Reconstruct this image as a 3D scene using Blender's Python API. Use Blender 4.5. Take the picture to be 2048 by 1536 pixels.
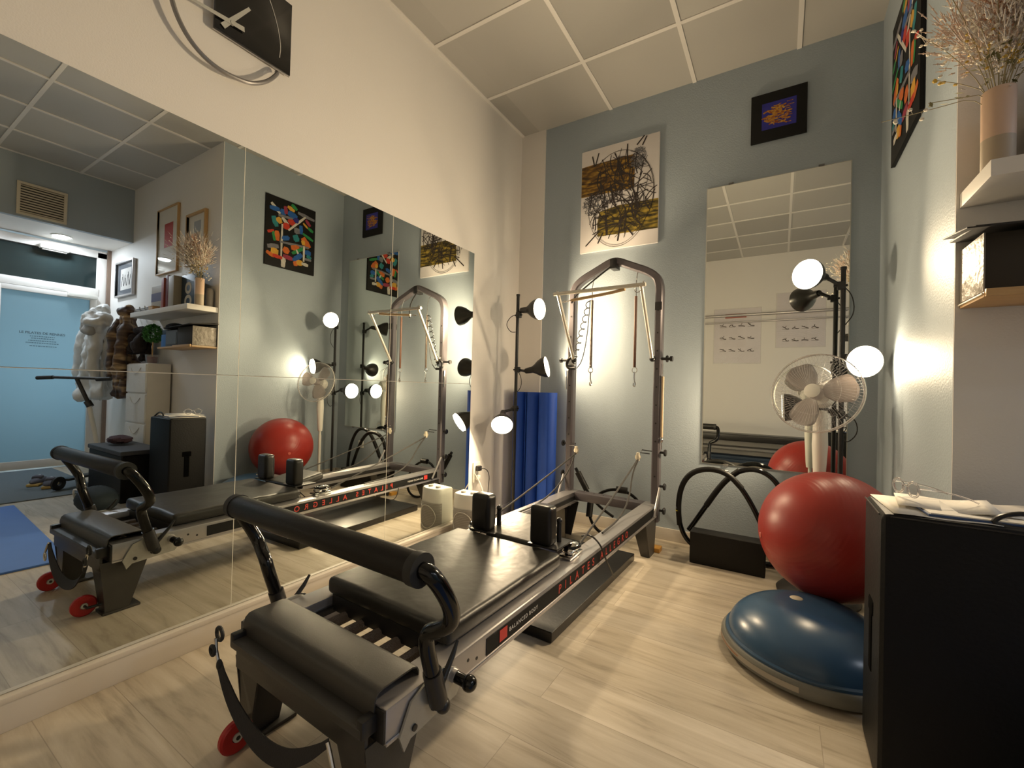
import bpy, bmesh, math, random
from mathutils import Vector, Matrix, Euler
random.seed(7)
sc = bpy.context.scene
for o in list(bpy.data.objects): bpy.data.objects.remove(o, do_unlink=True)
C = sc.collection
PI = math.pi
# ------------------------------------------------------------------ camera
cam = bpy.data.objects.new('camera', bpy.data.cameras.new('camera')); C.objects.link(cam)
cR = Vector((0.85059926, 0.52519211, 0.0255765)); cU = Vector((-0.01621355, -0.02242127, 0.99961713)); cF = Vector((-0.52556448, 0.85068827, 0.01055628))
M = Matrix.Identity(4)
for i in range(3):
    M[i][0] = cR[i]; M[i][1] = cU[i]; M[i][2] = -cF[i]
M[0][3], M[1][3], M[2][3] = 1.9638, 0.0, 1.0552
cam.matrix_world = M
cam.data.sensor_fit = 'HORIZONTAL'; cam.data.sensor_width = 36.0
cam.data.lens = 870.15 / 2048 * 36.0
cam.data.clip_start = 0.02
sc.camera = cam
# ------------------------------------------------------------------ view, world, lights outside the lamps
sc.view_settings.view_transform = 'Standard'; sc.view_settings.look = 'None'
sc.view_settings.gamma = 1.0; sc.view_settings.use_curve_mapping = False
sc.view_settings.exposure = 0.50
w = bpy.data.worlds.new('world'); sc.world = w; w.use_nodes = True
w.node_tree.nodes['Background'].inputs[0].default_value = (0.05, 0.07, 0.09, 1)
w.node_tree.nodes['Background'].inputs[1].default_value = 0.15
WARM = (1.0, 0.775, 0.49)
COOL = (0.80, 0.88, 1.0)
LAMP_GLOW = 9.0     # emission of the visible bulb faces
ENTRY_W = 9.5       # watts of the entry downlight above the door
STREET_W = 20.0     # light of the street behind the frosted door

# ------------------------------------------------------------------ materials
def mat(name, col, rough=0.5, metal=0.0, var=0.06, scale=8.0, bump=0.0, bscale=60.0, spec=0.5, coat=0.0, trans=0.0, stretch=None):
    m = bpy.data.materials.new(name); m.use_nodes = True; nt = m.node_tree; n = nt.nodes; L = nt.links
    b = n['Principled BSDF']
    b.inputs['Roughness'].default_value = rough; b.inputs['Metallic'].default_value = metal
    b.inputs['Specular IOR Level'].default_value = spec; b.inputs['Coat Weight'].default_value = coat
    b.inputs['Transmission Weight'].default_value = trans
    tc = n.new('ShaderNodeTexCoord'); src = tc.outputs['Object']
    if stretch:
        mp = n.new('ShaderNodeMapping'); mp.inputs['Scale'].default_value = stretch; L.new(src, mp.inputs[0]); src = mp.outputs[0]
    no = n.new('ShaderNodeTexNoise'); no.inputs['Scale'].default_value = scale; no.inputs['Detail'].default_value = 4
    L.new(src, no.inputs['Vector'])
    mx = n.new('ShaderNodeMixRGB')
    mx.inputs[1].default_value = tuple(min(1, c * (1 - var)) for c in col) + (1,); mx.inputs[2].default_value = tuple(min(1, c * (1 + var)) for c in col) + (1,)
    L.new(no.outputs[0], mx.inputs[0]); L.new(mx.outputs[0], b.inputs['Base Color'])
    if bump:
        bn = n.new('ShaderNodeTexNoise'); bn.inputs['Scale'].default_value = bscale; bn.inputs['Detail'].default_value = 3; L.new(src, bn.inputs['Vector'])
        bp = n.new('ShaderNodeBump'); bp.inputs['Strength'].default_value = bump; bp.inputs['Distance'].default_value = 0.01
        L.new(bn.outputs[0], bp.inputs['Height']); L.new(bp.outputs[0], b.inputs['Normal'])
    return m
def emis(name, col, s):
    m = bpy.data.materials.new(name); m.use_nodes = True; nt = m.node_tree; n = nt.nodes
    n.remove(n['Principled BSDF']); e = n.new('ShaderNodeEmission'); e.inputs[0].default_value = (*col, 1); e.inputs[1].default_value = s
    nt.links.new(e.outputs[0], n['Material Output'].inputs[0]); return m
def floor_mat():
    m = bpy.data.materials.new('laminate'); m.use_nodes = True; nt = m.node_tree; n = nt.nodes; L = nt.links; b = n['Principled BSDF']
    tc = n.new('ShaderNodeTexCoord')
    br = n.new('ShaderNodeTexBrick'); br.offset = 0.37; br.inputs['Scale'].default_value = 1.0
    br.inputs['Brick Width'].default_value = 1.28; br.inputs['Row Height'].default_value = 0.192; br.inputs['Mortar Size'].default_value = 0.0012
    br.inputs['Color1'].default_value = (0.0, 0, 0, 1); br.inputs['Color2'].default_value = (1, 1, 1, 1); br.inputs['Mortar'].default_value = (0.5, 0.5, 0.5, 1)
    L.new(tc.outputs['Object'], br.inputs['Vector'])
    mp = n.new('ShaderNodeMapping'); mp.inputs['Scale'].default_value = (0.9, 9.0, 1); L.new(tc.outputs['Object'], mp.inputs[0])
    ad = n.new('ShaderNodeVectorMath'); ad.operation = 'ADD'; L.new(mp.outputs[0], ad.inputs[0]); 
    sc_ = n.new('ShaderNodeVectorMath'); sc_.operation = 'SCALE'; sc_.inputs['Scale'].default_value = 7.0; L.new(br.outputs['Color'], sc_.inputs[0]); L.new(sc_.outputs[0], ad.inputs[1])
    g = n.new('ShaderNodeTexNoise'); g.inputs['Scale'].default_value = 2.2; g.inputs['Detail'].default_value = 8; g.inputs['Roughness'].default_value = 0.62; g.inputs['Distortion'].default_value = 0.6
    L.new(ad.outputs[0], g.inputs['Vector'])
    r = n.new('ShaderNodeValToRGB'); r.color_ramp.elements[0].position = 0.28; r.color_ramp.elements[0].color = (0.35, 0.29, 0.215, 1)
    r.color_ramp.elements[1].position = 0.66; r.color_ramp.elements[1].color = (0.66, 0.585, 0.475, 1)
    e = r.color_ramp.elements.new(0.45); e.color = (0.55, 0.475, 0.365, 1); L.new(g.outputs[0], r.inputs[0])
    # knots and smoky patches
    kp = n.new('ShaderNodeMapping'); kp.inputs['Scale'].default_value = (2.2, 5.5, 1); L.new(tc.outputs['Object'], kp.inputs[0])
    k = n.new('ShaderNodeTexNoise'); k.inputs['Scale'].default_value = 1.3; k.inputs['Detail'].default_value = 3; L.new(kp.outputs[0], k.inputs['Vector'])
    kr = n.new('ShaderNodeValToRGB'); kr.color_ramp.elements[0].position = 0.58; kr.color_ramp.elements[0].color = (0, 0, 0, 1); kr.color_ramp.elements[1].position = 0.78; kr.color_ramp.elements[1].color = (0.75, 0.75, 0.75, 1)
    L.new(k.outputs[0], kr.inputs[0])
    mk = n.new('ShaderNodeMixRGB'); mk.inputs[2].default_value = (0.40, 0.34, 0.27, 1); L.new(kr.outputs[0], mk.inputs[0]); L.new(r.outputs[0], mk.inputs[1])
    # per plank tone
    tn = n.new('ShaderNodeMixRGB'); tn.blend_type = 'MULTIPLY'; tn.inputs[0].default_value = 0.16; L.new(mk.outputs[0], tn.inputs[1]); L.new(br.outputs['Color'], tn.inputs[2])
    mo = n.new('ShaderNodeMixRGB'); mo.inputs[2].default_value = (0.25, 0.2, 0.15, 1)
    fa = n.new('ShaderNodeMath'); fa.operation = 'MULTIPLY'; fa.inputs[1].default_value = 0.55; L.new(br.outputs['Fac'], fa.inputs[0])
    L.new(fa.outputs[0], mo.inputs[0]); L.new(tn.outputs[0], mo.inputs[1]); L.new(mo.outputs[0], b.inputs['Base Color'])
    b.inputs['Roughness'].default_value = 0.42; b.inputs['Specular IOR Level'].default_value = 0.35
    bp = n.new('ShaderNodeBump'); bp.inputs['Strength'].default_value = 0.06; L.new(g.outputs[0], bp.inputs['Height']); L.new(bp.outputs[0], b.inputs['Normal'])
    return m
def tile_mat():
    m = bpy.data.materials.new('ceiling_tile'); m.use_nodes = True; nt = m.node_tree; n = nt.nodes; L = nt.links; b = n['Principled BSDF']
    tc = n.new('ShaderNodeTexCoord'); a = n.new('ShaderNodeVectorMath'); a.operation = 'ADD'; a.inputs[1].default_value = (-0.799 + 0.63 * 8, -2.686 + 0.594 * 12, 0)
    d = n.new('ShaderNodeVectorMath'); d.operation = 'DIVIDE'; d.inputs[1].default_value = (0.63, 0.594, 1); f = n.new('ShaderNodeVectorMath'); f.operation = 'FLOOR'
    wn = n.new('ShaderNodeTexWhiteNoise'); wn.noise_dimensions = '2D'
    L.new(tc.outputs['Object'], a.inputs[0]); L.new(a.outputs[0], d.inputs[0]); L.new(d.outputs[0], f.inputs[0]); L.new(f.outputs[0], wn.inputs[0])
    mx = n.new('ShaderNodeMixRGB'); mx.inputs[1].default_value = (0.40, 0.39, 0.365, 1); mx.inputs[2].default_value = (0.53, 0.515, 0.48, 1)
    L.new(wn.outputs[0], mx.inputs[0]); L.new(mx.outputs[0], b.inputs['Base Color'])
    b.inputs['Roughness'].default_value = 0.32; b.inputs['Specular IOR Level'].default_value = 0.4
    return m
def band_mat(name, c1, c2, c3, stretch=(2, 1, 10), scale=6):
    m = bpy.data.materials.new(name); m.use_nodes = True; nt = m.node_tree; n = nt.nodes; L = nt.links; b = n['Principled BSDF']
    tc = n.new('ShaderNodeTexCoord'); mp = n.new('ShaderNodeMapping'); mp.inputs['Scale'].default_value = stretch; L.new(tc.outputs['Object'], mp.inputs[0])
    g = n.new('ShaderNodeTexNoise'); g.inputs['Scale'].default_value = scale; g.inputs['Detail'].default_value = 5; L.new(mp.outputs[0], g.inputs['Vector'])
    r = n.new('ShaderNodeValToRGB'); r.color_ramp.elements[0].position = .36; r.color_ramp.elements[0].color = (*c1, 1); r.color_ramp.elements[1].position = .66; r.color_ramp.elements[1].color = (*c3, 1)
    e = r.color_ramp.elements.new(.5); e.color = (*c2, 1); L.new(g.outputs[0], r.inputs[0]); L.new(r.outputs[0], b.inputs['Base Color']); b.inputs['Roughness'].default_value = .5
    return m
WHITE = mat('white_wall_paint', (0.80, 0.77, 0.73), 0.55, var=0.015, scale=3, bump=0.10, bscale=170)
BLUEG = mat('blue_grey_wall_paint', (0.365, 0.425, 0.475), 0.50, spec=0.28, var=0.02, scale=3, bump=0.16, bscale=120)
FLOOR = floor_mat(); TILE = tile_mat()
TRIMW = mat('white_trim', (0.78, 0.75, 0.71), 0.4, var=0.02)
LEDGE = mat('skirting_paint', (0.62, 0.56, 0.48), 0.45, var=0.05, scale=12)
GREYB = mat('grey_beam_paint', (0.34, 0.39, 0.43), 0.6, var=0.02)
MIRROR = mat('mirror_glass', (0.80, 0.83, 0.80), 0.0, metal=1.0, var=0.0)
MEDGE = mat('mirror_edge', (0.62, 0.62, 0.52), 0.25, var=0.02)
BLKM = mat('black_metal', (0.018, 0.017, 0.017), 0.35, var=0.1)
BLKG = mat('gloss_black_tube', (0.004, 0.004, 0.004), 0.14, var=0.05, spec=0.4)
FRAME = mat('dark_powder_coat', (0.052, 0.048, 0.043), 0.42, metal=0.15, var=0.08, scale=30, bump=0.05, bscale=300)
STEELP = mat('grey_tower_paint', (0.125, 0.112, 0.122), 0.36, metal=0.35, var=0.05)
ALU = mat('anodised_aluminium', (0.52, 0.50, 0.50), 0.34, metal=0.75, var=0.05, scale=20)
CHROME = mat('chrome', (0.75, 0.73, 0.70), 0.12, metal=1.0, var=0.03)
BAR = mat('brushed_bar', (0.72, 0.68, 0.60), 0.28, metal=0.6, var=0.04)
FOAM = mat('black_foam', (0.006, 0.005, 0.004), 0.50, spec=0.35, var=0.15, scale=40, bump=0.05, bscale=250)
VINYL = mat('black_vinyl', (0.020, 0.0185, 0.0155), 0.38, var=0.15, scale=9, bump=0.35, bscale=9)
VINYL2 = mat('smooth_black_vinyl', (0.010, 0.009, 0.008), 0.32, var=0.1, bump=0.05, bscale=60)
LEATHER = mat('black_box_vinyl', (0.005, 0.005, 0.0055), 0.5, spec=0.2, var=0.15, scale=14, bump=0.10, bscale=90)
RUBBER = mat('black_rubber', (0.015, 0.015, 0.015), 0.6, var=0.1)
RED = mat('red_ball_vinyl', (0.31, 0.022, 0.015), 0.38, var=0.06, scale=4, bump=0.03, bscale=20)
REDW = mat('red_wheel', (0.42, 0.012, 0.012), 0.35)
REDT = mat('red_print', (0.55, 0.045, 0.03), 0.5)
WHT = mat('white_print', (0.75, 0.72, 0.68), 0.5)
BLACKP = mat('black_print', (0.008, 0.008, 0.008), 0.6, spec=0.25)
BLUED = mat('blue_dome_vinyl', (0.035, 0.085, 0.165), 0.28, var=0.08, scale=5)
GREYP = mat('grey_platform', (0.20, 0.20, 0.18), 0.45, var=0.05)
BLUEM = mat('blue_mat_foam', (0.016, 0.085, 0.50), 0.6, var=0.08, scale=10)
BLUEY = mat('blue_floor_mat', (0.08, 0.20, 0.62), 0.55, var=0.06)
PLAST = mat('white_plastic', (0.74, 0.72, 0.66), 0.35, var=0.02)
GRILL = mat('grey_grille', (0.30, 0.28, 0.25), 0.45)
CREAM = mat('cream_plastic', (0.70, 0.62, 0.48), 0.4)
WOOD = mat('light_wood', (0.55, 0.34, 0.15), 0.45, var=0.2, scale=5, stretch=(2, 20, 20))
WOODY = mat('orange_wood', (0.60, 0.30, 0.05), 0.4, var=0.15, scale=6)
SPRING = mat('spring_steel', (0.20, 0.16, 0.13), 0.35, metal=0.7, bump=0.6, bscale=400)
SPRINGB = mat('brown_spring_cover', (0.13, 0.055, 0.03), 0.5)
ROPE = mat('grey_rope', (0.035, 0.032, 0.03), 0.7, bump=0.4, bscale=500)
GLASSY = mat('clear_plastic', (0.85, 0.82, 0.82), 0.08, trans=0.9, var=0.0)
PAPER = mat('paper', (0.80, 0.76, 0.68), 0.7, var=0.02)
NAVY = mat('navy', (0.012, 0.03, 0.06), 0.6)
PEACH = mat('peach_ceramic', (0.64, 0.45, 0.33), 0.5, var=0.04)
TAUPE = mat('taupe_ceramic', (0.42, 0.34, 0.25), 0.55, var=0.04)
GREEN = mat('leaf_green', (0.06, 0.22, 0.04), 0.5, var=0.4, scale=20)
TEALMAT = mat('grey_doormat', (0.14, 0.17, 0.19), 0.85, var=0.1, scale=60, bump=0.2, bscale=300)
def frosted():
    m = bpy.data.materials.new('frosted_pane'); m.use_nodes = True; nt = m.node_tree; n = nt.nodes; L = nt.links; b = n['Principled BSDF']
    b.inputs['Base Color'].default_value = (0.30, 0.40, 0.43, 1); b.inputs['Roughness'].default_value = 0.35
    t = n.new('ShaderNodeBsdfTranslucent'); t.inputs[0].default_value = (0.66, 0.78, 0.82, 1)
    x = n.new('ShaderNodeMixShader'); x.inputs[0].default_value = 0.72
    L.new(b.outputs[0], x.inputs[1]); L.new(t.outputs[0], x.inputs[2]); L.new(x.outputs[0], n['Material Output'].inputs[0]); return m
FROST = frosted()
def blade():
    m = bpy.data.materials.new('frosted_blade'); m.use_nodes = True; nt = m.node_tree; n = nt.nodes; L = nt.links; b = n['Principled BSDF']
    b.inputs['Base Color'].default_value = (0.40, 0.37, 0.36, 1); b.inputs['Roughness'].default_value = 0.3
    t = n.new('ShaderNodeBsdfTranslucent'); t.inputs[0].default_value = (0.5, 0.42, 0.38, 1)
    x = n.new('ShaderNodeMixShader'); x.inputs[0].default_value = 0.28
    L.new(b.outputs[0], x.inputs[1]); L.new(t.outputs[0], x.inputs[2])
    tr = n.new('ShaderNodeBsdfTransparent'); y = n.new('ShaderNodeMixShader'); y.inputs[0].default_value = 0.25
    L.new(x.outputs[0], y.inputs[1]); L.new(tr.outputs[0], y.inputs[2]); L.new(y.outputs[0], n['Material Output'].inputs[0]); return m
BLADE = blade()
DGLASS = mat('dark_glass', (0.02, 0.03, 0.03), 0.03, spec=0.5, var=0.0)

# ------------------------------------------------------------------ mesh helpers
class MB:
    def __init__(s): s.bm = bmesh.new()
    def box(s, x0, x1, y0, y1, z0, z1, bev=0.0, seg=2, rot=None, piv=None):
        b = bmesh.new(); bmesh.ops.create_cube(b, size=1)
        for v in b.verts: v.co = Vector((x0 + (v.co.x + .5) * (x1 - x0), y0 + (v.co.y + .5) * (y1 - y0), z0 + (v.co.z + .5) * (z1 - z0)))
        if bev: bmesh.ops.bevel(b, geom=b.edges[:], offset=bev, segments=seg, affect='EDGES', profile=0.6)
        if rot is not None:
            p = Vector(piv) if piv is not None else Vector(((x0 + x1) / 2, (y0 + y1) / 2, (z0 + z1) / 2))
            R = Euler(rot).to_matrix()
            for v in b.verts: v.co = R @ (v.co - p) + p
        s._add(b); return s
    def _add(s, b):
        me = bpy.data.meshes.new('t'); b.to_mesh(me); b.free(); s.bm.from_mesh(me); bpy.data.meshes.remove(me)
    def tube(s, pts, r, seg=12, smooth=0, closed=False, cap=True):
        P = [Vector(p) for p in pts]
        if smooth:
            for _ in range(smooth):
                Q = [P[0]] if not closed else []
                rng = range(len(P) - 1) if not closed else range(len(P))
                for i in rng:
                    a, b = P[i], P[(i + 1) % len(P)]
                    Q += [a * .75 + b * .25, a * .25 + b * .75]
                if not closed: Q.append(P[-1])
                P = Q
        rr = r if isinstance(r, (list, tuple)) else [r] * len(P)
        if len(rr) != len(P): rr = [rr[min(len(rr) - 1, int(i * len(rr) / len(P)))] for i in range(len(P))]
        T = []
        for i in range(len(P)):
            if closed: t = P[(i + 1) % len(P)] - P[i - 1]
            elif i == 0: t = P[1] - P[0]
            elif i == len(P) - 1: t = P[-1] - P[-2]
            else: t = P[i + 1] - P[i - 1]
            T.append(t.normalized() if t.length > 1e-9 else Vector((0, 0, 1)))
        nrm = Vector((0, 0, 1)) if abs(T[0].z) < .9 else Vector((1, 0, 0))
        rings = []
        for i, p in enumerate(P):
            nrm = (nrm - T[i] * nrm.dot(T[i])).normalized(); bn = T[i].cross(nrm)
            rings.append([s.bm.verts.new(p + (nrm * math.cos(2 * PI * k / seg) + bn * math.sin(2 * PI * k / seg)) * rr[i]) for k in range(seg)])
        m = len(rings)
        for i in range(m if closed else m - 1):
            A, B = rings[i], rings[(i + 1) % m]
            for k in range(seg): s.bm.faces.new((A[k], A[(k + 1) % seg], B[(k + 1) % seg], B[k]))
        if cap and not closed:
            s.bm.faces.new(rings[0][::-1]); s.bm.faces.new(rings[-1])
        return s
    def lathe(s, prof, seg=32, axis=(0, 0, 1), org=(0, 0, 0), closed=False):
        ax = Vector(axis).normalized(); q = Vector((0, 0, 1)).rotation_difference(ax).to_matrix(); o = Vector(org)
        rings = []
        for r, z in prof:
            if r < 1e-6: rings.append([s.bm.verts.new(o + q @ Vector((0, 0, z)))])
            else: rings.append([s.bm.verts.new(o + q @ Vector((r * math.cos(2 * PI * k / seg), r * math.sin(2 * PI * k / seg), z))) for k in range(seg)])
        for i in range(len(rings) - 1 + (1 if closed else 0)):
            A, B = rings[i], rings[(i + 1) % len(rings)]
            for k in range(seg):
                a, b, c, d = A[k % len(A)], A[(k + 1) % len(A)], B[(k + 1) % len(B)], B[k % len(B)]
                vs = []
                for v in (a, b, c, d):
                    if v not in vs: vs.append(v)
                if len(vs) > 2:
                    try: s.bm.faces.new(vs)
                    except ValueError: pass
        return s
    def prism(s, pts, d, th=None):
        """polygon pts (3d list) extruded by vector d"""
        d = Vector(d); A = [s.bm.verts.new(Vector(p)) for p in pts]; B = [s.bm.verts.new(Vector(p) + d) for p in pts]
        s.bm.faces.new(A[::-1]); s.bm.faces.new(B); n = len(A)
        for i in range(n): s.bm.faces.new((A[i], A[(i + 1) % n], B[(i + 1) % n], B[i]))
        return s
    def sheet(s, pts, d, th):
        """open profile pts extruded by d, with thickness th (ribbon)"""
        P = [Vector(p) for p in pts]; d = Vector(d); dn = d.normalized(); Q = []
        for i, p in enumerate(P):
            t = (P[min(i + 1, len(P) - 1)] - P[max(i - 1, 0)]).normalized(); Q.append(p + t.cross(dn) * th)
        return s.prism(P + Q[::-1], d)
    def quadstrip(s, L, R_):
        A = [s.bm.verts.new(Vector(p)) for p in L]; B = [s.bm.verts.new(Vector(p)) for p in R_]
        for i in range(len(A) - 1): s.bm.faces.new((A[i], A[i + 1], B[i + 1], B[i]))
        return s
    def sphere(s, c, r, u=16, v=10, sc_=(1, 1, 1), noise=0.0):
        b = bmesh.new(); bmesh.ops.create_uvsphere(b, u_segments=u, v_segments=v, radius=1)
        for q in b.verts:
            k = 1 + (random.uniform(-noise, noise) if noise else 0)
            q.co = Vector((c[0] + q.co.x * r * sc_[0] * k, c[1] + q.co.y * r * sc_[1] * k, c[2] + q.co.z * r * sc_[2] * k))
        s._add(b); return s
    def build(s, name, m, parent=None, smooth=True, loc=None, sub=0, ang=0.6):
        bmesh.ops.remove_doubles(s.bm, verts=s.bm.verts[:], dist=1e-6)
        bmesh.ops.recalc_face_normals(s.bm, faces=s.bm.faces[:])
        me = bpy.data.meshes.new(name); s.bm.to_mesh(me); s.bm.free()
        ms = m if isinstance(m, (list, tuple)) else [m]
        for q in ms: me.materials.append(q)
        o = bpy.data.objects.new(name, me); C.objects.link(o)
        if parent: o.parent = parent
        if loc: o.location = loc
        if smooth:
            me.polygons.foreach_set('use_smooth', [True] * len(me.polygons))
            try: me.set_sharp_from_angle(angle=ang)
            except Exception: pass
        if sub:
            md = o.modifiers.new('s', 'SUBSURF'); md.levels = sub; md.render_levels = sub
        return o
def thing(name, label, cat, loc=(0, 0, 0), rz=0.0, group=None, rot=None):
    o = bpy.data.objects.new(name, None); C.objects.link(o); o.location = loc; o.rotation_euler = rot if rot else (0, 0, rz); o.empty_display_size = 0.05
    o['label'] = label; o['category'] = cat
    if group: o['group'] = group
    return o
def tag(o, label, cat, group=None, kind=None):
    o['label'] = label; o['category'] = cat
    if group: o['group'] = group
    if kind: o['kind'] = kind
    return o
def struct(o): o['kind'] = 'structure'; return o
def text_mesh(name, body, size, m, parent, mtx, space=1.0, ext=0.0006, bold=0.0, align='LEFT', width=1.0):
    cu = bpy.data.curves.new(name, 'FONT'); cu.body = body; cu.size = size; cu.extrude = ext; cu.space_character = space; cu.offset = bold; cu.align_x = align
    to = bpy.data.objects.new(name, cu); C.objects.link(to); dg = bpy.context.evaluated_depsgraph_get(); dg.update()
    me = bpy.data.meshes.new_from_object(to.evaluated_get(dg)); bpy.data.objects.remove(to, do_unlink=True)
    me.transform(Matrix.Diagonal((width, 1, 1, 1))); me.transform(mtx); me.materials.clear(); me.materials.append(m)
    o = bpy.data.objects.new(name, me); C.objects.link(o)
    if parent: o.parent = parent
    return o
def basis(x, y, z, o):
    m = Matrix.Identity(4)
    for i in range(3): m[i][0] = x[i]; m[i][1] = y[i]; m[i][2] = z[i]; m[i][3] = o[i]
    return m
def copy_tree(o, parent=None):
    c = o.copy(); C.objects.link(c)
    if parent: c.parent = parent
    for ch in list(o.children): copy_tree(ch, c)
    return c

# ================================================================== SETTING
H = 3.264; D = 3.26; W = 2.443; Y1 = 1.972; XD = 5.25; XB = 4.52; YF = -1.38
struct(MB().box(-0.2, XD + 0.1, YF - .1, D + .1, -0.1, 0).build('floor', FLOOR, smooth=False))
ceil = struct(MB().box(-0.2, XB + .1, YF - .1, D + .1, H, H + .1).build('ceiling', TILE, smooth=False))
g = MB()
for x in (0.012, 0.799, 1.41, 2.03, 2.70, 3.31, 3.93, 4.5): g.box(x - .013, x + .013, YF, D, H - .006, H)
for k in range(-1, 7):
    y = 2.686 - .594 * k
    if y < D: g.box(0, XB, y - .013, y + .013, H - .0055, H)
g.build('ceiling_grid', TRIMW, ceil, smooth=False)
struct(MB().box(-.1, 0, YF - .1, D + .1, 0, H).build('wall_left', WHITE, smooth=False))
struct(MB().box(0, W + .1, D, D + .1, 0, H).build('wall_back', BLUEG, smooth=False))
struct(MB().box(0, .232, D - .012, D, 0, H).build('trim_1', WHITE, smooth=False))
struct(MB().box(W, W + .12, Y1, D + .1, 0, H).build('wall_right', BLUEG, smooth=False))
struct(MB().box(W + .0005, W + .12, Y1 - .005, Y1, 0, H).box(W + .12, XD + .1, Y1 - .005, Y1 + .12, 0, H).build('wall_white', WHITE, smooth=False))
struct(MB().box(-.1, XD + .1, YF - .1, YF, 0, H).build('wall_front', WHITE, smooth=False))
struct(MB().box(XB, XB + .06, YF, Y1, 2.645, H).build('wall_beam', GREYB, smooth=False))
struct(MB().box(XB + .06, XD + .1, YF, Y1, 2.645, 2.7).build('ceiling_entry', WHITE, smooth=False))
# skirting: ledge under the mirrors and the skirting of the back wall
struct(MB().box(0, .03, YF, 2.60, 0, .085, bev=.003).box(0, .034, YF, 2.60, .085, .104, bev=.004).build('baseboard_left', LEDGE, smooth=True))
struct(MB().box(0, .012, 2.60, D, 0, .085, bev=.003).build('baseboard_corner', WHITE))
struct(MB().box(.232, W, D - .014, D, 0, .085, bev=.003).build('baseboard_back', LEDGE))
struct(MB().box(W - .012, W, Y1, D - .02, 0, .085, bev=.003).build('baseboard_right', LEDGE))
# entrance: frame, transom, frosted door
def yz(o): return o
fr = MB()
fr.box(XD - .03, XD + .03, 1.84, 1.93, 0, 2.60, bev=.004).box(XD - .03, XD + .03, -1.38, 1.93, 2.53, 2.62, bev=.004).box(XD - .035, XD + .03, -1.38, 1.86, 2.06, 2.15, bev=.004)
fr.box(XD - .03, XD + .03, .92, 1.0, 0, 2.60, bev=.004).box(XD - .03, XD + .03, -.25, -.17, 0, 2.6, bev=.004).box(XD - .02, XD + .03, -1.38, .95, 0, .1)
struct(fr.build('trim_2', TRIMW))
struct(MB().box(XD - .05, XD - .03, 1.93, 1.97, 0, 2.645).build('trim_3', mat('brown_gap', (.22, .15, .11), .6)))
struct(MB().box(XD, XD + .008, 1.0, 1.84, 2.15, 2.53).box(XD, XD + .008, -1.38, .92, 2.15, 2.53).build('window_2', DGLASS, smooth=False))
struct(MB().box(XD, XD + .008, -1.38, .92, .1, 2.06).build('window_1', FROST, smooth=False))
door = struct(thing('door_1', '', ''))
del door['label']; del door['category']; door.location = (0, 0, 0)
MB().box(XD - .04, XD + .01, 1.00, 1.075, .02, 2.055, bev=.004).box(XD - .04, XD + .01, 1.785, 1.845, .02, 2.055, bev=.004).box(XD - .04, XD + .01, 1.075, 1.785, 2.0, 2.055, bev=.003).box(XD - .04, XD + .01, 1.075, 1.785, .02, .11, bev=.003).build('door_frame', TRIMW, door)
MB().box(XD - .018, XD - .01, 1.075, 1.785, .11, 2.0).build('door_pane', FROST, door, smooth=False)
MB().box(XD - .09, XD - .04, 1.58, 1.84, 2.01, 2.055, bev=.006).build('door_closer', PLAST, door)
MB().tube([(XD - .04, 1.80, 1.0), (XD - .09, 1.80, 1.0), (XD - .09, 1.70, 1.0)], .009).build('door_handle', CHROME, door)
tm = basis((0, 1, 0), (0, 0, 1), (1, 0, 0), (XD - .021, 1.40, 1.535))
text_mesh('door_lettering', 'LE PILATES DE RENNES', .036, mat('door_print', (.12, .17, .20), .6), door, tm, bold=.0008, align='CENTER')
ln = MB()
for k, (wd, zz) in enumerate([(.10, 1.505), (.09, 1.482), (.11, 1.455), (.13, 1.43), (.10, 1.395)]):
    y = 1.40 - wd
    while y < 1.40 + wd:
        l = random.uniform(.008, .022); ln.box(XD - .0215, XD - .0205, y, y + l, zz, zz + .009); y += l + .005
ln.build('door_small_lines', mat('door_print_faint', (.16, .23, .27), .6), door, smooth=False)
# the street outside: a wall of the dark facade opposite and its light
struct(MB().box(XD + 2.2, XD + 2.3, -4, 5, -.1, 4).box(XD + .1, XD + 2.3, -4, 5, -.15, -.02).build('wall_street', mat('street_wall', (.06, .07, .07), .8), smooth=False))
def area(name, loc, direc, size, watt, col, shape='DISK', size_y=None, spread=None, parent=None):
    l = bpy.data.lights.new(name, 'AREA'); l.shape = shape; l.size = size
    if size_y: l.size_y = size_y
    l.energy = watt; l.color = col
    if spread: l.spread = spread
    o = bpy.data.objects.new(name, l); C.objects.link(o); o.location = loc
    o.rotation_euler = Vector(direc).to_track_quat('-Z', 'Y').to_euler()
    if parent: o.parent = parent
    return o
area('street_light', (XD + 1.5, 1.5, 1.2), (-1.5, -0.1, .1), .9, STREET_W, (.62, .82, 1.0))
# entry downlights in the lowered ceiling
LEDM = emis('led_disc', (.85, .88, 1.0), 30)
for i, (x, y) in enumerate([(4.98, 1.47), (5.0, .75), (4.9, -.3)]):
    t = thing('ceiling_downlight', ['round cool white downlight above the frosted entrance door', 'round cool white downlight in the lowered entry ceiling beside the door', 'cool white downlight in the lowered ceiling farthest from the door'][i], 'light', (x, y, 2.645))
    MB().lathe([(.075, 0), (.09, 0), (.092, -.004), (.088, -.009), (.075, -.007)], closed=True).build('bezel', PLAST, t)
    MB().lathe([(0, -.004), (.075, -.004), (.075, -.001), (0, -.001)]).build('lens', LEDM, t)
    area('downlight_beam', (0, 0, -.012), (-.1, 0.1, -1), .14, ENTRY_W * (1, .35, .2)[i], COOL, parent=t)
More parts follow.
